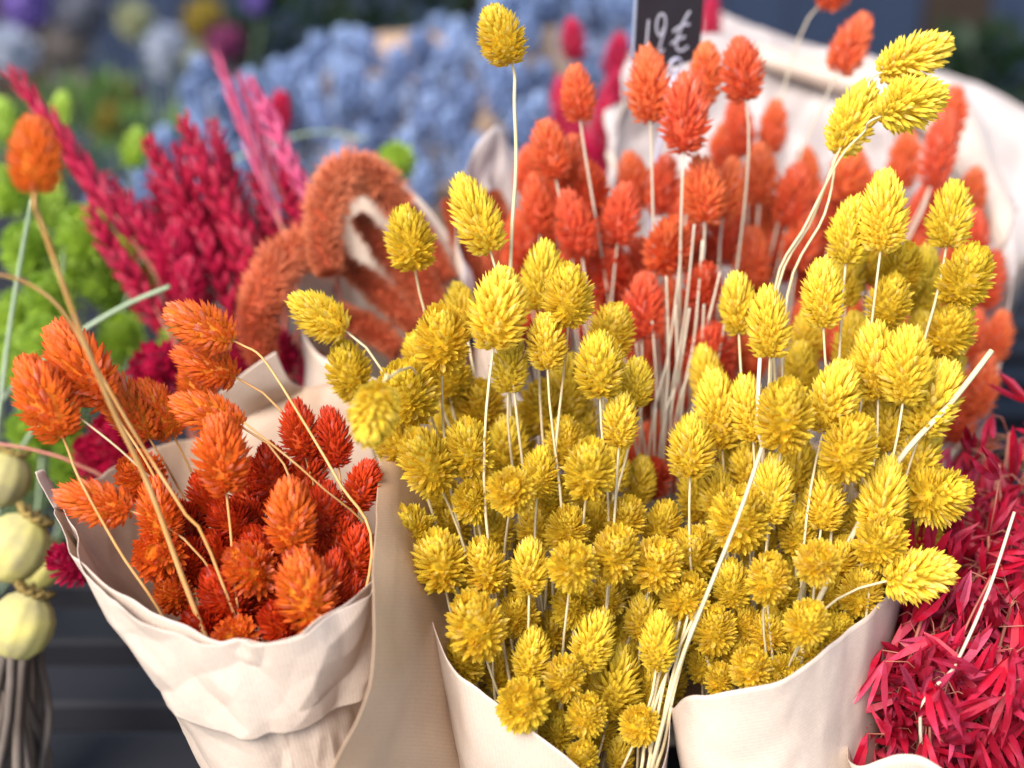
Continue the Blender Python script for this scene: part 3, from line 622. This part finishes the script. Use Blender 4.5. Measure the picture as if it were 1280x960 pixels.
for i, (x0, y0, x1, y1) in enumerate(((868, 280, 835, 520), (850, 330, 812, 560), (862, 385, 825, 560), (900, 340, 842, 540), (815, 400, 818, 570), (833, 345, 830, 570), (878, 300, 850, 540), (845, 380, 838, 560), (880, 380, 862, 560), (795, 430, 806, 560), (910, 380, 868, 560), (770, 400, 795, 560))):
    stalk('dry_stalk', [(x0, y0, .68), ((x0 + x1) / 2 + 4, (y0 + y1) / 2, .685), (x1, y1, .69), foot(B_CO, -.02 + .004 * i)], .0006, 'straw_pale', 'pale bare stalk among the coral red heads', 'pale stalks in the coral bunch')

# ================================================================ CRIMSON, LIME, BLUE
CR1 = [(200,460,70,62,-30,.735),(150,552,80,92,-20,.73),(392,468,42,52,0,.755),(85,706,48,56,-40,.66),(300,448,60,66,0,.76),(350,440,50,60,10,.765),(120,575,60,70,-30,.74),(235,355,48,70,0,.78),(220,320,50,80,0,.79)]
for (x, y, w_, l_, a_, d) in CR1:
    flower('crimson', x, y, w_, l_, a_, d, (-.16, .66), 'deep crimson canary grass head squeezed behind the orange paper cone', 'dried flower', 'crimson heads behind the orange cone', 'dried_flower')
CR2 = [(717,50,34,54,-4,1.0),(772,72,36,60,14,1.0),(706,140,38,90,-8,.98),(756,170,50,100,6,.97),(890,28,26,70,4,1.02),(765,120,40,70,8,.98),(740,205,44,80,0,.96),(720,185,40,80,0,.98),(350,142,34,56,8,.95)]
for i, (x, y, w_, l_, a_, d) in enumerate(CR2):
    flower('crimson', x, y, w_, l_, a_, d, (.10, .90) if i < 8 else (-.17, .85), 'smooth dark crimson bud head behind the coral bunch' if i < 8 else 'single crimson bud head behind the pink wheat spikes', 'dried flower', 'crimson buds behind the coral bunch' if i < 8 else None, 'dried_flower')
LI = [(8,238,54,64,-10,.86),(62,250,50,80,0,.88),(170,186,38,52,14,.98),(75,140,30,50,6,.96),(105,292,70,76,6,.84),(30,310,64,70,-8,.84),(62,372,66,70,0,.82),(125,345,60,70,8,.86),(58,424,64,56,0,.80),
 (214,430,40,50,10,.80),(95,478,66,66,4,.80),(40,540,66,60,-6,.80),(95,575,70,60,0,.80),(150,420,60,66,10,.86),(20,450,56,66,-8,.82),(165,300,50,66,8,.90),(5,150,40,60,-10,.96),(15,395,56,60,0,.86),
 (130,480,56,60,8,.84),(70,530,60,60,0,.84),(180,345,46,56,10,.92),(90,335,56,66,0,.9),(40,480,54,60,0,.86),(150,380,50,60,4,.9),(150,620,56,56,6,.84),(20,590,54,60,0,.86)]
for (x, y, w_, l_, a_, d) in LI:
    flower('lime', x, y, w_, l_, a_, d, (-.33, .80), 'lime green canary grass head in the loose bunch beside the crimson wheat', 'dried flower', 'lime green canary grass heads', 'dried_flower', r=.0009)
flower('lime', 495, 202, 48, 46, 60, .93, (-.09, .85), 'lone lime green head peeping out behind the rust foxtails', 'dried flower', None, 'dried_flower')
for i, pts in enumerate(([(212, 358, .72), (150, 385, .73), (80, 430, .74), (0, 505, .75), (-60, 640, .76)], [(40, 250, .72), (25, 330, .73), (8, 440, .74), (-10, 600, .75), (-30, 760, .76)],
                         [(95, 500, .76), (40, 540, .76), (5, 620, .76), (-20, 760, .77)], [(200, 250, .86), (160, 370, .86), (110, 520, .86), (60, 700, .86)], [(80, 300, .84), (70, 420, .84), (50, 600, .84), (40, 760, .83)],
                         [(460, 175, 1.0), (400, 165, 1.0), (340, 180, 1.0), (270, 215, 1.0), (200, 300, .98), (150, 500, .95)])):
    stalk('green_stalk', pts[:-1] + [(pts[-1][0], pts[-1][1], pts[-1][2]), foot((-.33, .80), .006 * i)], .0014 if i < 3 else .001, 'stem_green', 'pale grey green grass stalk bending through the lime green bunch', 'pale green grass stalks')
stalk('dry_stalk', [(-15, 553, .70), (40, 562, .70), (95, 580, .70), (150, 620, .71), (200, 760, .72), foot((-.16, .66))], .0009, 'stem_red', 'thin rosy stalk reaching out beside the yellow poppy pods')
# dusty blue bunches
def inpoly(x, y, P):
    c = False; j = len(P) - 1
    for i in range(len(P)):
        if (P[i][1] > y) != (P[j][1] > y) and x < (P[j][0] - P[i][0]) * (y - P[i][1]) / (P[j][1] - P[i][1]) + P[i][0]: c = not c
        j = i
    return c
def scatter(P, n, mind, seed):
    rg = random.Random(seed); out = []
    xs = [p[0] for p in P]; ys = [p[1] for p in P]
    for _ in range(n * 60):
        if len(out) >= n: break
        x, y = rg.uniform(min(xs), max(xs)), rg.uniform(min(ys), max(ys))
        if inpoly(x, y, P) and all((x - q[0]) ** 2 + (y - q[1]) ** 2 > mind * mind for q in out): out.append((x, y))
    return out
BL = [([(205, 130), (250, 85), (330, 95), (400, 45), (440, 60), (440, 260), (330, 260), (150, 300), (110, 260), (200, 190)], 50, (-.21, 1.12), 'behind the crimson wheat'),
      ([(430, 60), (560, 30), (610, 60), (615, 240), (560, 260), (440, 250)], 38, (-.11, 1.16), 'behind the rust foxtails'),
      ([(600, 10), (650, 0), (800, 0), (805, 60), (780, 130), (700, 190), (640, 170), (610, 110)], 36, (.07, 1.2), 'behind the price card')]
rb = random.Random(5)
for pi, (P, n, b, wh) in enumerate(BL):
    for (x, y) in scatter(P, n, 21, 40 + pi):
        w_ = rb.uniform(31, 42)
        flower('blue', x, y, w_, w_ * rb.uniform(1.3, 1.75), rb.uniform(-25, 25), 1.20 + (260 - y) / 260 * .22 + rb.uniform(-.10, .10), b, 'dusty blue seed head in the bunch ' + wh, 'dried flower', 'dusty blue heads ' + wh, 'blue_seed_head', r=.0009, seg=8, rnd=rb)

# ================================================================ CRIMSON WHEAT SPIKES
def wheat_mesh(seed, mat, n=15, long=False):
    rg = random.Random(seed); V, Fc, A, Rn = [], [], [], []
    bend = rg.uniform(-.05, .05)
    for i in range(n):
        t = i / (n - 1); z = t * .93; off = Vector((bend * math.sin(t * 2.4), 0, 0))
        s = .55 + .55 * math.sin(math.pi * min(1, .18 + t * .8))
        for k in range(4):
            a = k * math.pi / 2 + (i % 2) * math.pi / 4 + rg.uniform(-.2, .2)
            rr = Vector((math.cos(a), math.sin(a), 0)); el = math.radians(rg.uniform(56, 76))
            d = rr * math.cos(el) + Vector((0, 0, math.sin(el)))
            ln = (.165 if not long else .26) * s * rg.uniform(.85, 1.15)
            add_bract(V, Fc, A, Rn, off + Vector((0, 0, z)) + rr * .012, d, rr * math.sin(el) - Vector((0, 0, math.cos(el))), ln, (.058 if not long else .035) * s, .030 * s, rg.random(), rg.uniform(-.1, .05))
    me = bpy.data.meshes.new('spike'); me.from_pydata([tuple(v) for v in V], [], Fc)
    for k, vals in (('along', A), ('rnd', Rn)):
        q = me.attributes.new(k, 'FLOAT', 'POINT'); q.data.foreach_set('value', vals)
    me.materials.append(mat); me.update(); return me
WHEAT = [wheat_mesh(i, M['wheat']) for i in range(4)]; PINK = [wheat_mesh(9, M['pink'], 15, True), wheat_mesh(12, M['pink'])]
def spike(tip, bot, d, meshes, label, group, base, wid=1.0, dd=.0):
    T0, B0 = at(tip[0], tip[1], d - dd), at(bot[0], bot[1], d)
    ax = T0 - B0; L = ax.length
    b = Vector((base[0] + random.uniform(-.015, .015), base[1] + random.uniform(-.015, .015), TZ + .004))
    root = empty('wheat_spike', b, label, 'dried wheat', group)
    o = bpy.data.objects.new('ear', random.choice(meshes)); COL.objects.link(o); o.parent = root
    o.rotation_mode = 'QUATERNION'; o.rotation_quaternion = ax.to_track_quat('Z', 'Y') @ Matrix.Rotation(random.uniform(0, 6.28), 3, 'Z').to_quaternion()
    o.location = B0 - b; wd = .105 * wid; o.scale = (wd, wd, L)
    pts = [B0 + ax * .5, B0, B0 - ax.normalized() * .03 + Vector((0, 0, -.01)), (B0 + b) / 2 - ax.normalized() * .01, b]
    v, f = tube_geo([p - b for p in catmull(pts, 14)], .0011); mesh_obj('stem', v, f, M['stem_red'], root, smooth=True)
BW = (-.165, .74)
LW = 'crimson dyed wheat spike in the upright bunch beside the lime green heads'; GW = 'crimson wheat spikes'
for (t, b, d) in (((12, 88), (165, 300), .80), ((112, 255), (200, 395), .79), ((185, 172), (285, 345), .81), ((232, 143), (325, 330), .79), ((266, 150), (310, 290), .82), ((226, 180), (275, 330), .82),
                  ((310, 215), (355, 330), .81), ((347, 190), (378, 310), .81), ((150, 240), (240, 385), .80), ((205, 240), (262, 390), .81), ((268, 215), (325, 390), .80), ((180, 255), (225, 400), .83),
                  ((240, 260), (300, 420), .80), ((290, 260), (335, 400), .82), ((330, 270), (350, 390), .84), ((215, 300), (270, 430), .82), ((160, 320), (225, 440), .83), ((130, 215), (215, 345), .83), ((245, 200), (290, 340), .84),
                  ((195, 215), (250, 360), .84), ((300, 300), (320, 420), .83)):
    spike(t, b, d, WHEAT, LW, GW, BW, random.uniform(.72, .98))
for (t, b, d, k) in (((272, 72), (352, 285), .80, 0), ((312, 98), (392, 262), .79, 1), ((300, 96), (350, 240), .81, 0)):
    spike(t, b, d, [PINK[k]], 'pink wheat spike with long straight awns rising over the crimson ones', 'pink awned wheat spikes', BW, .6 if k else .30)

# ================================================================ RUST FOXTAILS
def foxtail(pts, rad, label, group, base, seed, n=4600):
    rg = random.Random(seed)
    P = [at(*p) for p in pts]; b = Vector((base[0], base[1], TZ + .004))
    root = empty('foxtail', b, label, 'dried grass', group)
    m = 40; path = catmull(P, m)
    V, Fc, A, Rn = [], [], [], []
    for i in range(n):
        t = rg.random(); k = min(int(t * (m - 1)), m - 2); p = path[k].lerp(path[k + 1], t * (m - 1) - k)
        tg = (path[k + 1] - path[k]).normalized(); o1 = tg.orthogonal().normalized(); o2 = tg.cross(o1)
        a = rg.uniform(0, 6.283); rr = o1 * math.cos(a) + o2 * math.sin(a)
        env = rad * (.55 + .45 * math.sin(math.pi * min(1, .12 + t * .85))) 
        d = (rr - tg * rg.uniform(-.2, .55)).normalized()
        add_bract(V, Fc, A, Rn, p - b + rr * (env * rg.uniform(.35, .70)), d, tg, env * rg.uniform(.35, .80), .0008, .0004, rg.random(), 0)
    cv, cf = tube_geo([p - b for p in path], [rad * .62 * (.55 + .45 * math.sin(math.pi * min(1, .12 + i / m * .85))) for i in range(m)], 9)
    o_ = len(V); V += cv; Fc += [tuple(o_ + q for q in f_) for f_ in cf]; A += [.1] * len(cv); Rn += [.3] * len(cv)
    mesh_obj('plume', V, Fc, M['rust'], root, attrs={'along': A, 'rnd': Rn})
    v, f = tube_geo([p - b for p in catmull([path[1], path[0], path[0].lerp(b, .4) + Vector((0, 0, .02)), b], 14)], .0011); mesh_obj('stem', v, f, M['stem_red'], root, smooth=True)
BF = (-.075, .66)
GF = 'rust foxtail plumes'
foxtail([(500, 262, .76), (470, 222, .75), (432, 218, .745), (410, 250, .732), (404, 300, .722), (412, 342, .718)], .0112, 'furry rust foxtail plume arching over and drooping beside the crimson wheat', None, BF, 1)
foxtail([(420, 330, .76), (388, 308, .745), (350, 330, .732), (328, 375, .715), (322, 420, .715), (330, 452, .715)], .0115, 'furry rust foxtail plume drooping low behind the orange heads', None, BF, 2)
for i, pts in enumerate(([(560, 350, .77), (530, 300, .775), (495, 250, .78), (460, 225, .785)], [(540, 400, .76), (505, 345, .765), (470, 300, .77), (445, 270, .77)], [(520, 410, .75), (485, 375, .755), (450, 345, .76), (425, 330, .76)],
                         [(600, 420, .77), (590, 350, .78), (575, 290, .785), (560, 250, .79)], [(640, 400, .77), (632, 330, .78), (625, 280, .785), (615, 240, .79)], [(500, 440, .74), (470, 415, .745), (440, 400, .75), (420, 385, .75)], [(560, 420, .755), (530, 375, .76), (505, 330, .765), (485, 295, .77)], [(620, 380, .78), (600, 300, .79), (590, 255, .795), (585, 225, .80)], [(555, 460, .745), (545, 400, .75), (535, 360, .755), (520, 330, .76)])):
    foxtail(pts, .0072, 'slender rust foxtail plume inside the shaded paper wrap', GF, BF, 10 + i, 2400)

# ================================================================ PINK RED OATS
def spikelet_mesh(seed, mat):
    rg = random.Random(seed); V, Fc, A, Rn = [], [], [], []
    for s in (-1, 1):
        d = Vector((s * rg.uniform(.12, .26), rg.uniform(-.06, .06), 1))
        add_bract(V, Fc, A, Rn, Vector((0, 0, 0)), d, Vector((s, .2, 0)), 1, .135, .10, rg.random(), rg.uniform(-.22, .22))
    add_bract(V, Fc, A, Rn, Vector((0, .01, .05)), Vector((rg.uniform(-.08, .08), .12, 1)), Vector((0, 1, 0)), .85, .12, .08, rg.random(), 0)
    me = bpy.data.meshes.new('spikelet'); me.from_pydata([tuple(v) for v in V], [], Fc)
    for k, vals in (('along', A), ('rnd', Rn)):
        q = me.attributes.new(k, 'FLOAT', 'POINT'); q.data.foreach_set('value', vals)
    me.materials.append(mat); me.update(); return me
OATM = [spikelet_mesh(i, M['oat']) for i in range(6)]; PEACHM = [spikelet_mesh(20 + i, M['peach']) for i in range(3)]
def oat(path_px, base, n, meshes, label, group, spread, size, seed, smat='stem_red'):
    rg = random.Random(seed)
    P = [at(*p) for p in path_px]; b = Vector((base[0] + rg.uniform(-.015, .015), base[1] + rg.uniform(-.015, .015), TZ + .004))
    root = empty('oat_stalk', b, label, 'dried oats', group)
    top = catmull(P, 24)
    sv, sf = tube_geo([p - b for p in top] + [(P[-1].lerp(b, .5)) - b, Vector((0, 0, 0))], .0008)
    for i in range(n):
        p = top[min(23, int(rg.random() * 23))]
        dirv = Vector((rg.gauss(0, 1), rg.gauss(0, .8), rg.gauss(.1, .8))); dirv = dirv.normalized() * rg.uniform(.25, 1) * spread
        q = p + dirv
        hang = (Vector((dirv.x * 9, dirv.y * 9 - .25, rg.uniform(-1.0, .8)))).normalized() if rg.random() < .6 else Vector((rg.uniform(-1, 1), rg.uniform(-.9, .3), rg.uniform(-.8, 1))).normalized()
        o = bpy.data.objects.new('spikelet', rg.choice(meshes)); COL.objects.link(o); o.parent = root
        s = size * rg.uniform(.75, 1.2); o.scale = (s, s, s); o.location = q - b
        o.rotation_mode = 'QUATERNION'; o.rotation_quaternion = hang.to_track_quat('Z', 'Y') @ Matrix.Rotation(rg.uniform(0, 6.28), 3, 'Z').to_quaternion()
        v, f = tube_geo([p - b, (p + q) / 2 + Vector((0, 0, .004)) - b, q - b + hang * .001], .00028, 4)
        k = len(sv); sv += v; sf += [tuple(k + z for z in ff) for ff in f]
    mesh_obj('stem', sv, sf, M[smat], root, smooth=True)
BO = (.215, .475)
ro = random.Random(77)
LO = 'pink red dyed oat stalk with drooping pointed spikelets in the dense oat bunch'
tops = [(1130, 730), (1180, 690), (1225, 640), (1275, 640), (1110, 800), (1165, 770), (1220, 730), (1270, 720), (1130, 870), (1180, 840), (1235, 810), (1290, 800), (1120, 910), (1200, 900), (1260, 880), (1300, 900), (1150, 820), (1240, 600), (1200, 760), (1250, 760)]
for i, (x, y) in enumerate(tops):
    x += 26 if x < 1140 else 6
    d = .60 + .09 * max(0, (860 - y) / 300) + ro.uniform(-.005, .02)
    oat([(x + ro.uniform(0, 30), y - 60, d), (x + 8, y, d), (x - 10, y + 70, d + .005), (x - 20 + ro.uniform(-10, 10), y + 140, d + .015)], BO, 28, OATM, LO, 'pink red oat stalks', .024 if x < 1170 else .031, .029, 300 + i, 'stem_red')
for i, (x, y) in enumerate(((1215, 600), (1190, 620))):
    oat([(x, y - 30, .70), (x, y, .70), (x - 6, y + 60, .70)], BO, 12, OATM, LO, 'pink red oat stalks', .02, .02, 350 + i)
for i, (x, y, d) in enumerate(((1200, 560, .755), (1235, 575, .76), (1265, 590, .77))):
    oat([(x, y - 20, d), (x - 4, y + 20, d), (x - 10, y + 80, d)], (.235, .60), 8, PEACHM, 'peach orange oat stalk between the coral bunch and the red oats', 'peach oat stalks', .018, .017, 380 + i, 'stem_orange')
stalk('dry_stalk', [(1268, 640, .60), (1235, 740, .592), (1195, 830, .585), (1150, 915, .585), foot(BO, -.01)], .0008, 'straw_pale', 'pale bare stalk slanting across the pink red oats')
stalk('dry_stalk', [(1240, 720, .60), (1205, 790, .598), (1180, 870, .595), (1165, 940, .59), foot(BO, 0)], .0006, 'stem_red', 'reddish bare stalk within the pink red oats')

# ================================================================ POPPY PODS
def pod(x, y, wpx, d, base, tilt, label, crown=True):
    px = d / FPX; rr = wpx / 2 * px; c = at(x, y, d)
    b = Vector((base[0], base[1], TZ + .004))
    root = empty('poppy_pod', b, label, 'seed pod', 'yellow poppy pods')
    rr *= 1.1; T = (U * math.cos(tilt) + R * math.sin(tilt) + F * .05).normalized()
    q = T.to_track_quat('Z', 'Y')
    V, fs = [], []; sides, prof = 44, [(.16, -1.12), (.30, -1.06), (.62, -.90), (.88, -.55), (1.0, -.08), (.95, .35), (.74, .70), (.42, .92), (.36, 1.02), (.40, 1.08)]
    for (r, z) in prof:
        for k in range(sides):
            a = 2 * math.pi * k / sides; rib = 1 + .022 * math.cos(a * 11 + .5 * math.sin(a * 3)) + .04 * noise.noise(Vector((math.cos(a), math.sin(a), z + x)) * 1.3) * min(1, r * 1.4)
            V.append(q @ Vector((r * rib * math.cos(a) * rr, r * rib * math.sin(a) * rr, z * rr * 1.05)) + c - b)
    for i in range(len(prof) - 1):
        for k in range(sides):
            a, e = i * sides + k, i * sides + (k + 1) % sides
            fs.append((a, e, e + sides, a + sides))
    mesh_obj('capsule', V, fs, M['pod'], root, smooth=True)
    V, fs = [Vector((0, 0, 1.10))], []
    for ring, z0 in ((.30, 1.10), (.58, 1.16)):
        for k in range(sides):
            a = 2 * math.pi * k / sides; sc = ring * (1 + (.12 * math.cos(a * 11) if ring > .5 else 0))
            V.append(Vector((sc * math.cos(a), sc * math.sin(a), z0 + (.10 * math.cos(a * 11) if ring > .5 else .02))))
    for k in range(sides):
        fs.append((0, 1 + k, 1 + (k + 1) % sides)); fs.append((1 + k, 1 + sides + k, 1 + sides + (k + 1) % sides, 1 + (k + 1) % sides))
    V = [q @ (v_ * rr) + c - b for v_ in V]
    co_ = mesh_obj('crown', V, fs, M['pod_crown'], root, smooth=True); s_ = co_.modifiers.new('thickness', 'SOLIDIFY'); s_.thickness = rr * .12
    e = c - T * rr * 1.1
    v, f = tube_geo([p - b for p in catmull([e + T * rr * .1, e - T * .01, e.lerp(b, .5) + Vector((.0, 0, .01)), b], 12)], .0022); mesh_obj('stem', v, f, M['dry_stalk_brown'], root, smooth=True)
BP = (-.245, .55)
pod(20, 683, 74, .70, BP, .55, 'yellow green poppy pod above another, beside the paper cone')
pod(27, 780, 72, .69, (BP[0] + .01, BP[1]), .35, 'yellow green poppy pod lowest of the pods, hanging over the brown stalks')
pod(6, 598, 58, .74, (BP[0] - .01, BP[1] + .01), .3, 'small yellow green poppy pod highest of the pods, below the lime heads')
pod(52, 705, 50, .76, (BP[0] + .006, BP[1] + .012), .5, 'small yellow poppy pod tucked behind the two large pods')
rs = random.Random(3)
for i in range(16):
    dx, dy = rs.uniform(-.022, .022), rs.uniform(-.02, .02)
    b = Vector((BP[0] + dx * .7 - .006, BP[1] + dy, TZ + .004)); tp = at(20 + dx * 900 + rs.uniform(-12, 12), rs.uniform(770, 815), .70 + dy)
    v, f = tube_geo([p - b for p in catmull([tp, tp.lerp(b, .4) + Vector((rs.uniform(-.006, .006), 0, 0)), tp.lerp(b, .75) + Vector((rs.uniform(-.005, .005), 0, 0)), b], 10)], rs.uniform(.0018, .003))
    o = mesh_obj('brown_stalk', v, f, M['dry_stalk_brown'], None, smooth=True); o.location = b
    tag(o, 'brown grey dry stalk standing under the poppy pods', 'stalk', 'brown stalks under the poppy pods')

# ================================================================ PRICE CARD
O0, E1, E2 = at(789, 102, .735), at(874, 73, .758), at(803, 2, .712)
e1 = (E1 - O0); e2 = (E2 - O0); n_ = e1.cross(e2).normalized(); e2 = n_.cross(e1).normalized() * e2.length * 1.0; 
if n_.dot(CAM - O0) < 0: n_ = -n_
fb_ = foot(B_CO, 0, .03); footp = Vector((B_CO[0] - .01, B_CO[1] + .02, TZ + .004))
ps = empty('price_sign', footp, 'small black price card reading 19 euros held by a clip over the coral heads', 'price sign')
cardh = e2 * 1.35
def card_pt(u, v, h): return O0 + e1 * u + cardh * v + n_ * h
V = [card_pt(u, v, h) - footp for h in (0, -.0012) for (u, v) in ((0, 0), (1, 0), (1, 1), (0, 1))]
mesh_obj('card', V, [(0, 1, 2, 3), (7, 6, 5, 4), (0, 4, 5, 1), (1, 5, 6, 2), (2, 6, 7, 3), (3, 7, 4, 0)], [M['card_black'], M['card_edge']], ps, mids=[0, 0, 1, 1, 1, 1])
def on_card(px, py, h=.0003):
    d = (at(px, py, 1) - CAM); t = (O0 - CAM).dot(n_) / d.dot(n_)
    return CAM + d * t + n_ * h
def cz(x, y): return (700 + x / 6.4, y / 6.4)
def stroke(pts, w_=.0013, n=24, name='lettering'):
    path = catmull([on_card(*cz(*p)) for p in pts], n); V, fs = [], []
    for i, p in enumerate(path):
        tg = (path[min(i + 1, n - 1)] - path[max(i - 1, 0)]).normalized(); sd_ = tg.cross(n_).normalized()
        for s in (-1, 1): V.append(p + sd_ * (s * w_ * .5) - footp)
    for i in range(n - 1): fs.append((2 * i, 2 * i + 1, 2 * i + 3, 2 * i + 2))
    o = mesh_obj(name, V, fs, M['chalk'], ps); s_ = o.modifiers.new('thickness', 'SOLIDIFY'); s_.thickness = .00025
stroke([(707, 158), (697, 270), (686, 400)])
stroke([(832, 215), (800, 285), (774, 250), (772, 180), (797, 118), (832, 122), (843, 180), (832, 250), (808, 330), (792, 395), (806, 416), (832, 392)], n=50)
stroke([(1040, 88), (1002, 145), (962, 235), (930, 330), (935, 390), (972, 404), (1022, 372)], n=36)
stroke([(902, 256), (935, 225), (985, 200), (1036, 192)]); stroke([(888, 352), (930, 322), (998, 292)])
# border line along the card's left and top edges
def edge_line(a, b):
    V = []
    for (u, v) in (a, b):
        pass
for (u0, v0, u1, v1) in ((.0, 0, .018, 1.0),):
    V = [card_pt(u, v, .0003) - footp for (u, v) in ((u0, v0), (u1, v0), (u1, v1), (u0, v1))]
    o = mesh_obj('border', V, [(0, 1, 2, 3)], M['card_edge'], ps); s_ = o.modifiers.new('thickness', 'SOLIDIFY'); s_.thickness = .0002
rc = on_card(842, 82, .001)
ring = []
for i in range(25):
    a = 2 * math.pi * i / 24; ring.append(rc + (e1.normalized() * math.cos(a) + e2.normalized() * math.sin(a)) * .0040 - footp)
v, f = tube_geo(ring, .0011, 8); mesh_obj('clip', v, f, M['clear_plastic'], ps, smooth=True)
v, f = tube_geo([p - footp for p in catmull([rc - e2.normalized() * .004, at(836, 130, .745), at(818, 215, .755), at(812, 330, .76), footp], 24)], .0011, 8)
mesh_obj('stick', v, f, M['clear_plastic'], ps, smooth=True)

# ================================================================ FAR BACKGROUND
def leafy(x, y, wpx, hpx, d, base, mat, label, n=150, seed=1, ls=.05):
    rg = random.Random(seed); c = at(x, y, d); px = d / FPX; b = Vector(base)
    root = empty('leafy_plant', b, label, 'plant')
    V, fs = [], []
    for i in range(n):
        while True:
            q = Vector((rg.uniform(-1, 1), rg.uniform(-1, 1), rg.uniform(-1, 1)))
            if q.length < 1: break
        p = c + Vector((q.x * wpx / 2 * px, q.y * wpx / 2 * px * .8, q.z * hpx / 2 * px)) - b
        dv = (q + Vector((rg.uniform(-.6, .6), rg.uniform(-.6, .6), rg.uniform(-.2, .8)))).normalized(); s = dv.orthogonal().normalized()
        s = (s * math.cos(i) + dv.cross(s) * math.sin(i)); nn = dv.cross(s)
        l = ls * rg.uniform(.7, 1.3); k = len(V)
        V += [p, p + dv * l * .5 + s * l * .24 + nn * l * .05, p + dv * l, p + dv * l * .5 - s * l * .24 + nn * l * .05, p + dv * l * .5]
        fs += [(k, k + 1, k + 4), (k + 1, k + 2, k + 4), (k + 2, k + 3, k + 4), (k + 3, k, k + 4)]
    mesh_obj('foliage', V, fs, M[mat], root)
    for i in range(4):
        e = c + Vector((rg.uniform(-.3, .3) * wpx * px, rg.uniform(-.03, .03), rg.uniform(-.2, .3) * hpx * px))
        v, f = tube_geo([p - b for p in catmull([e, e.lerp(b, .5) + Vector((rg.uniform(-.02, .02), 0, 0)), b], 10)], .004); mesh_obj('stem', v, f, M['leaf_dark'], root, smooth=True)
leafy(350, 35, 190, 150, 2.3, (-.02, 2.3, .02), 'leaf_dark', 'dark green leafy plant in a crate behind the blue bunch', 220, 1)
leafy(1250, 110, 150, 130, 2.2, (.80, 2.2, .0), 'leaf_dark', 'dark green leafy plant before the navy stall front', 200, 2)
leafy(110, 190, 220, 130, 2.0, (-.62, 2.15, .02), 'leaf_mid', 'olive leafy plant in the crate behind the lime heads', 160, 3)
leafy(560, 10, 240, 90, 2.4, (.02, 2.36, .02), 'leaf_dark', 'low dark green plant in a crate behind the blue heads', 200, 4)
FB = [('white', 12, 60, 64, 'bluish white round bloom low beside a purple one'), ('purple', 30, 8, 60, 'pale purple round bloom above the white one'), ('cream', 168, 25, 50, 'pale cream round bloom beside the white ones'),
      ('white', 205, 55, 46, 'soft white round bloom between cream and gold ones'), ('gold', 255, 25, 50, 'yellow gold round bloom nearest the dark plant'), ('pink', 280, 55, 44, 'dark magenta round bloom below the gold one'),
      ('rust', 155, 115, 40, 'rust brown round bloom over the blue heads'), ('beige', 82, 62, 58, 'beige round bloom between the white and cream ones'), ('gold', 130, 150, 54, 'olive gold round bloom above the lime heads'),
      ('gray', 100, 15, 66, 'grey lilac round bloom high among the far flowers'), ('beige', 95, 115, 50, 'brownish beige round bloom above the olive leaves'), ('white', 205, 80, 34, 'small greyish white bloom over the blue heads'), ('cream', 245, 72, 34, 'small cream green bloom beside the magenta one'),
      ('purple', 320, 2, 30, 'small violet bloom at the dark plant')]
rf = random.Random(11)
for (c, x, y, w_, lab) in FB:
    flower('bloom_' + c, x, y, w_, w_ * 1.0, 0, 2.1 + rf.uniform(-.1, .1), (-.60 + rf.uniform(-.1, .1), 2.15, .02), lab + ', far behind', 'flower', None, 'round_bloom', stemmat='stem_green', r=.002, ratio=1.1, k=.1)
# blue pail at the far right
bk = empty('pail', (.40, .80, TZ + .001), 'blue pail standing behind the red oats', 'pail')
V, fs = [], []; sides = 40
for (r, z) in ((.0, .004), (.058, .004), (.058, 0), (.062, 0), (.078, .21), (.081, .212), (.081, .218), (.076, .218), (.060, .006), (0, .006)):
    for k in range(sides): V.append(Vector((r * math.cos(2 * math.pi * k / sides), r * math.sin(2 * math.pi * k / sides), z)))
for i in range(9):
    for k in range(sides):
        a, e = i * sides + k, i * sides + (k + 1) % sides; fs.append((a, e, e + sides, a + sides))
mesh_obj('body', V, fs, M['bucket_blue'], bk, smooth=False)
hp = [Vector((.08 * math.cos(a), -.012 * math.sin(a) - .02, .205 - .07 * math.sin(a))) for a in [math.pi * i / 16 for i in range(17)]]
v, f = tube_geo(hp, .0015, 6); mesh_obj('handle', v, f, M['stem_gray'], bk, smooth=True)
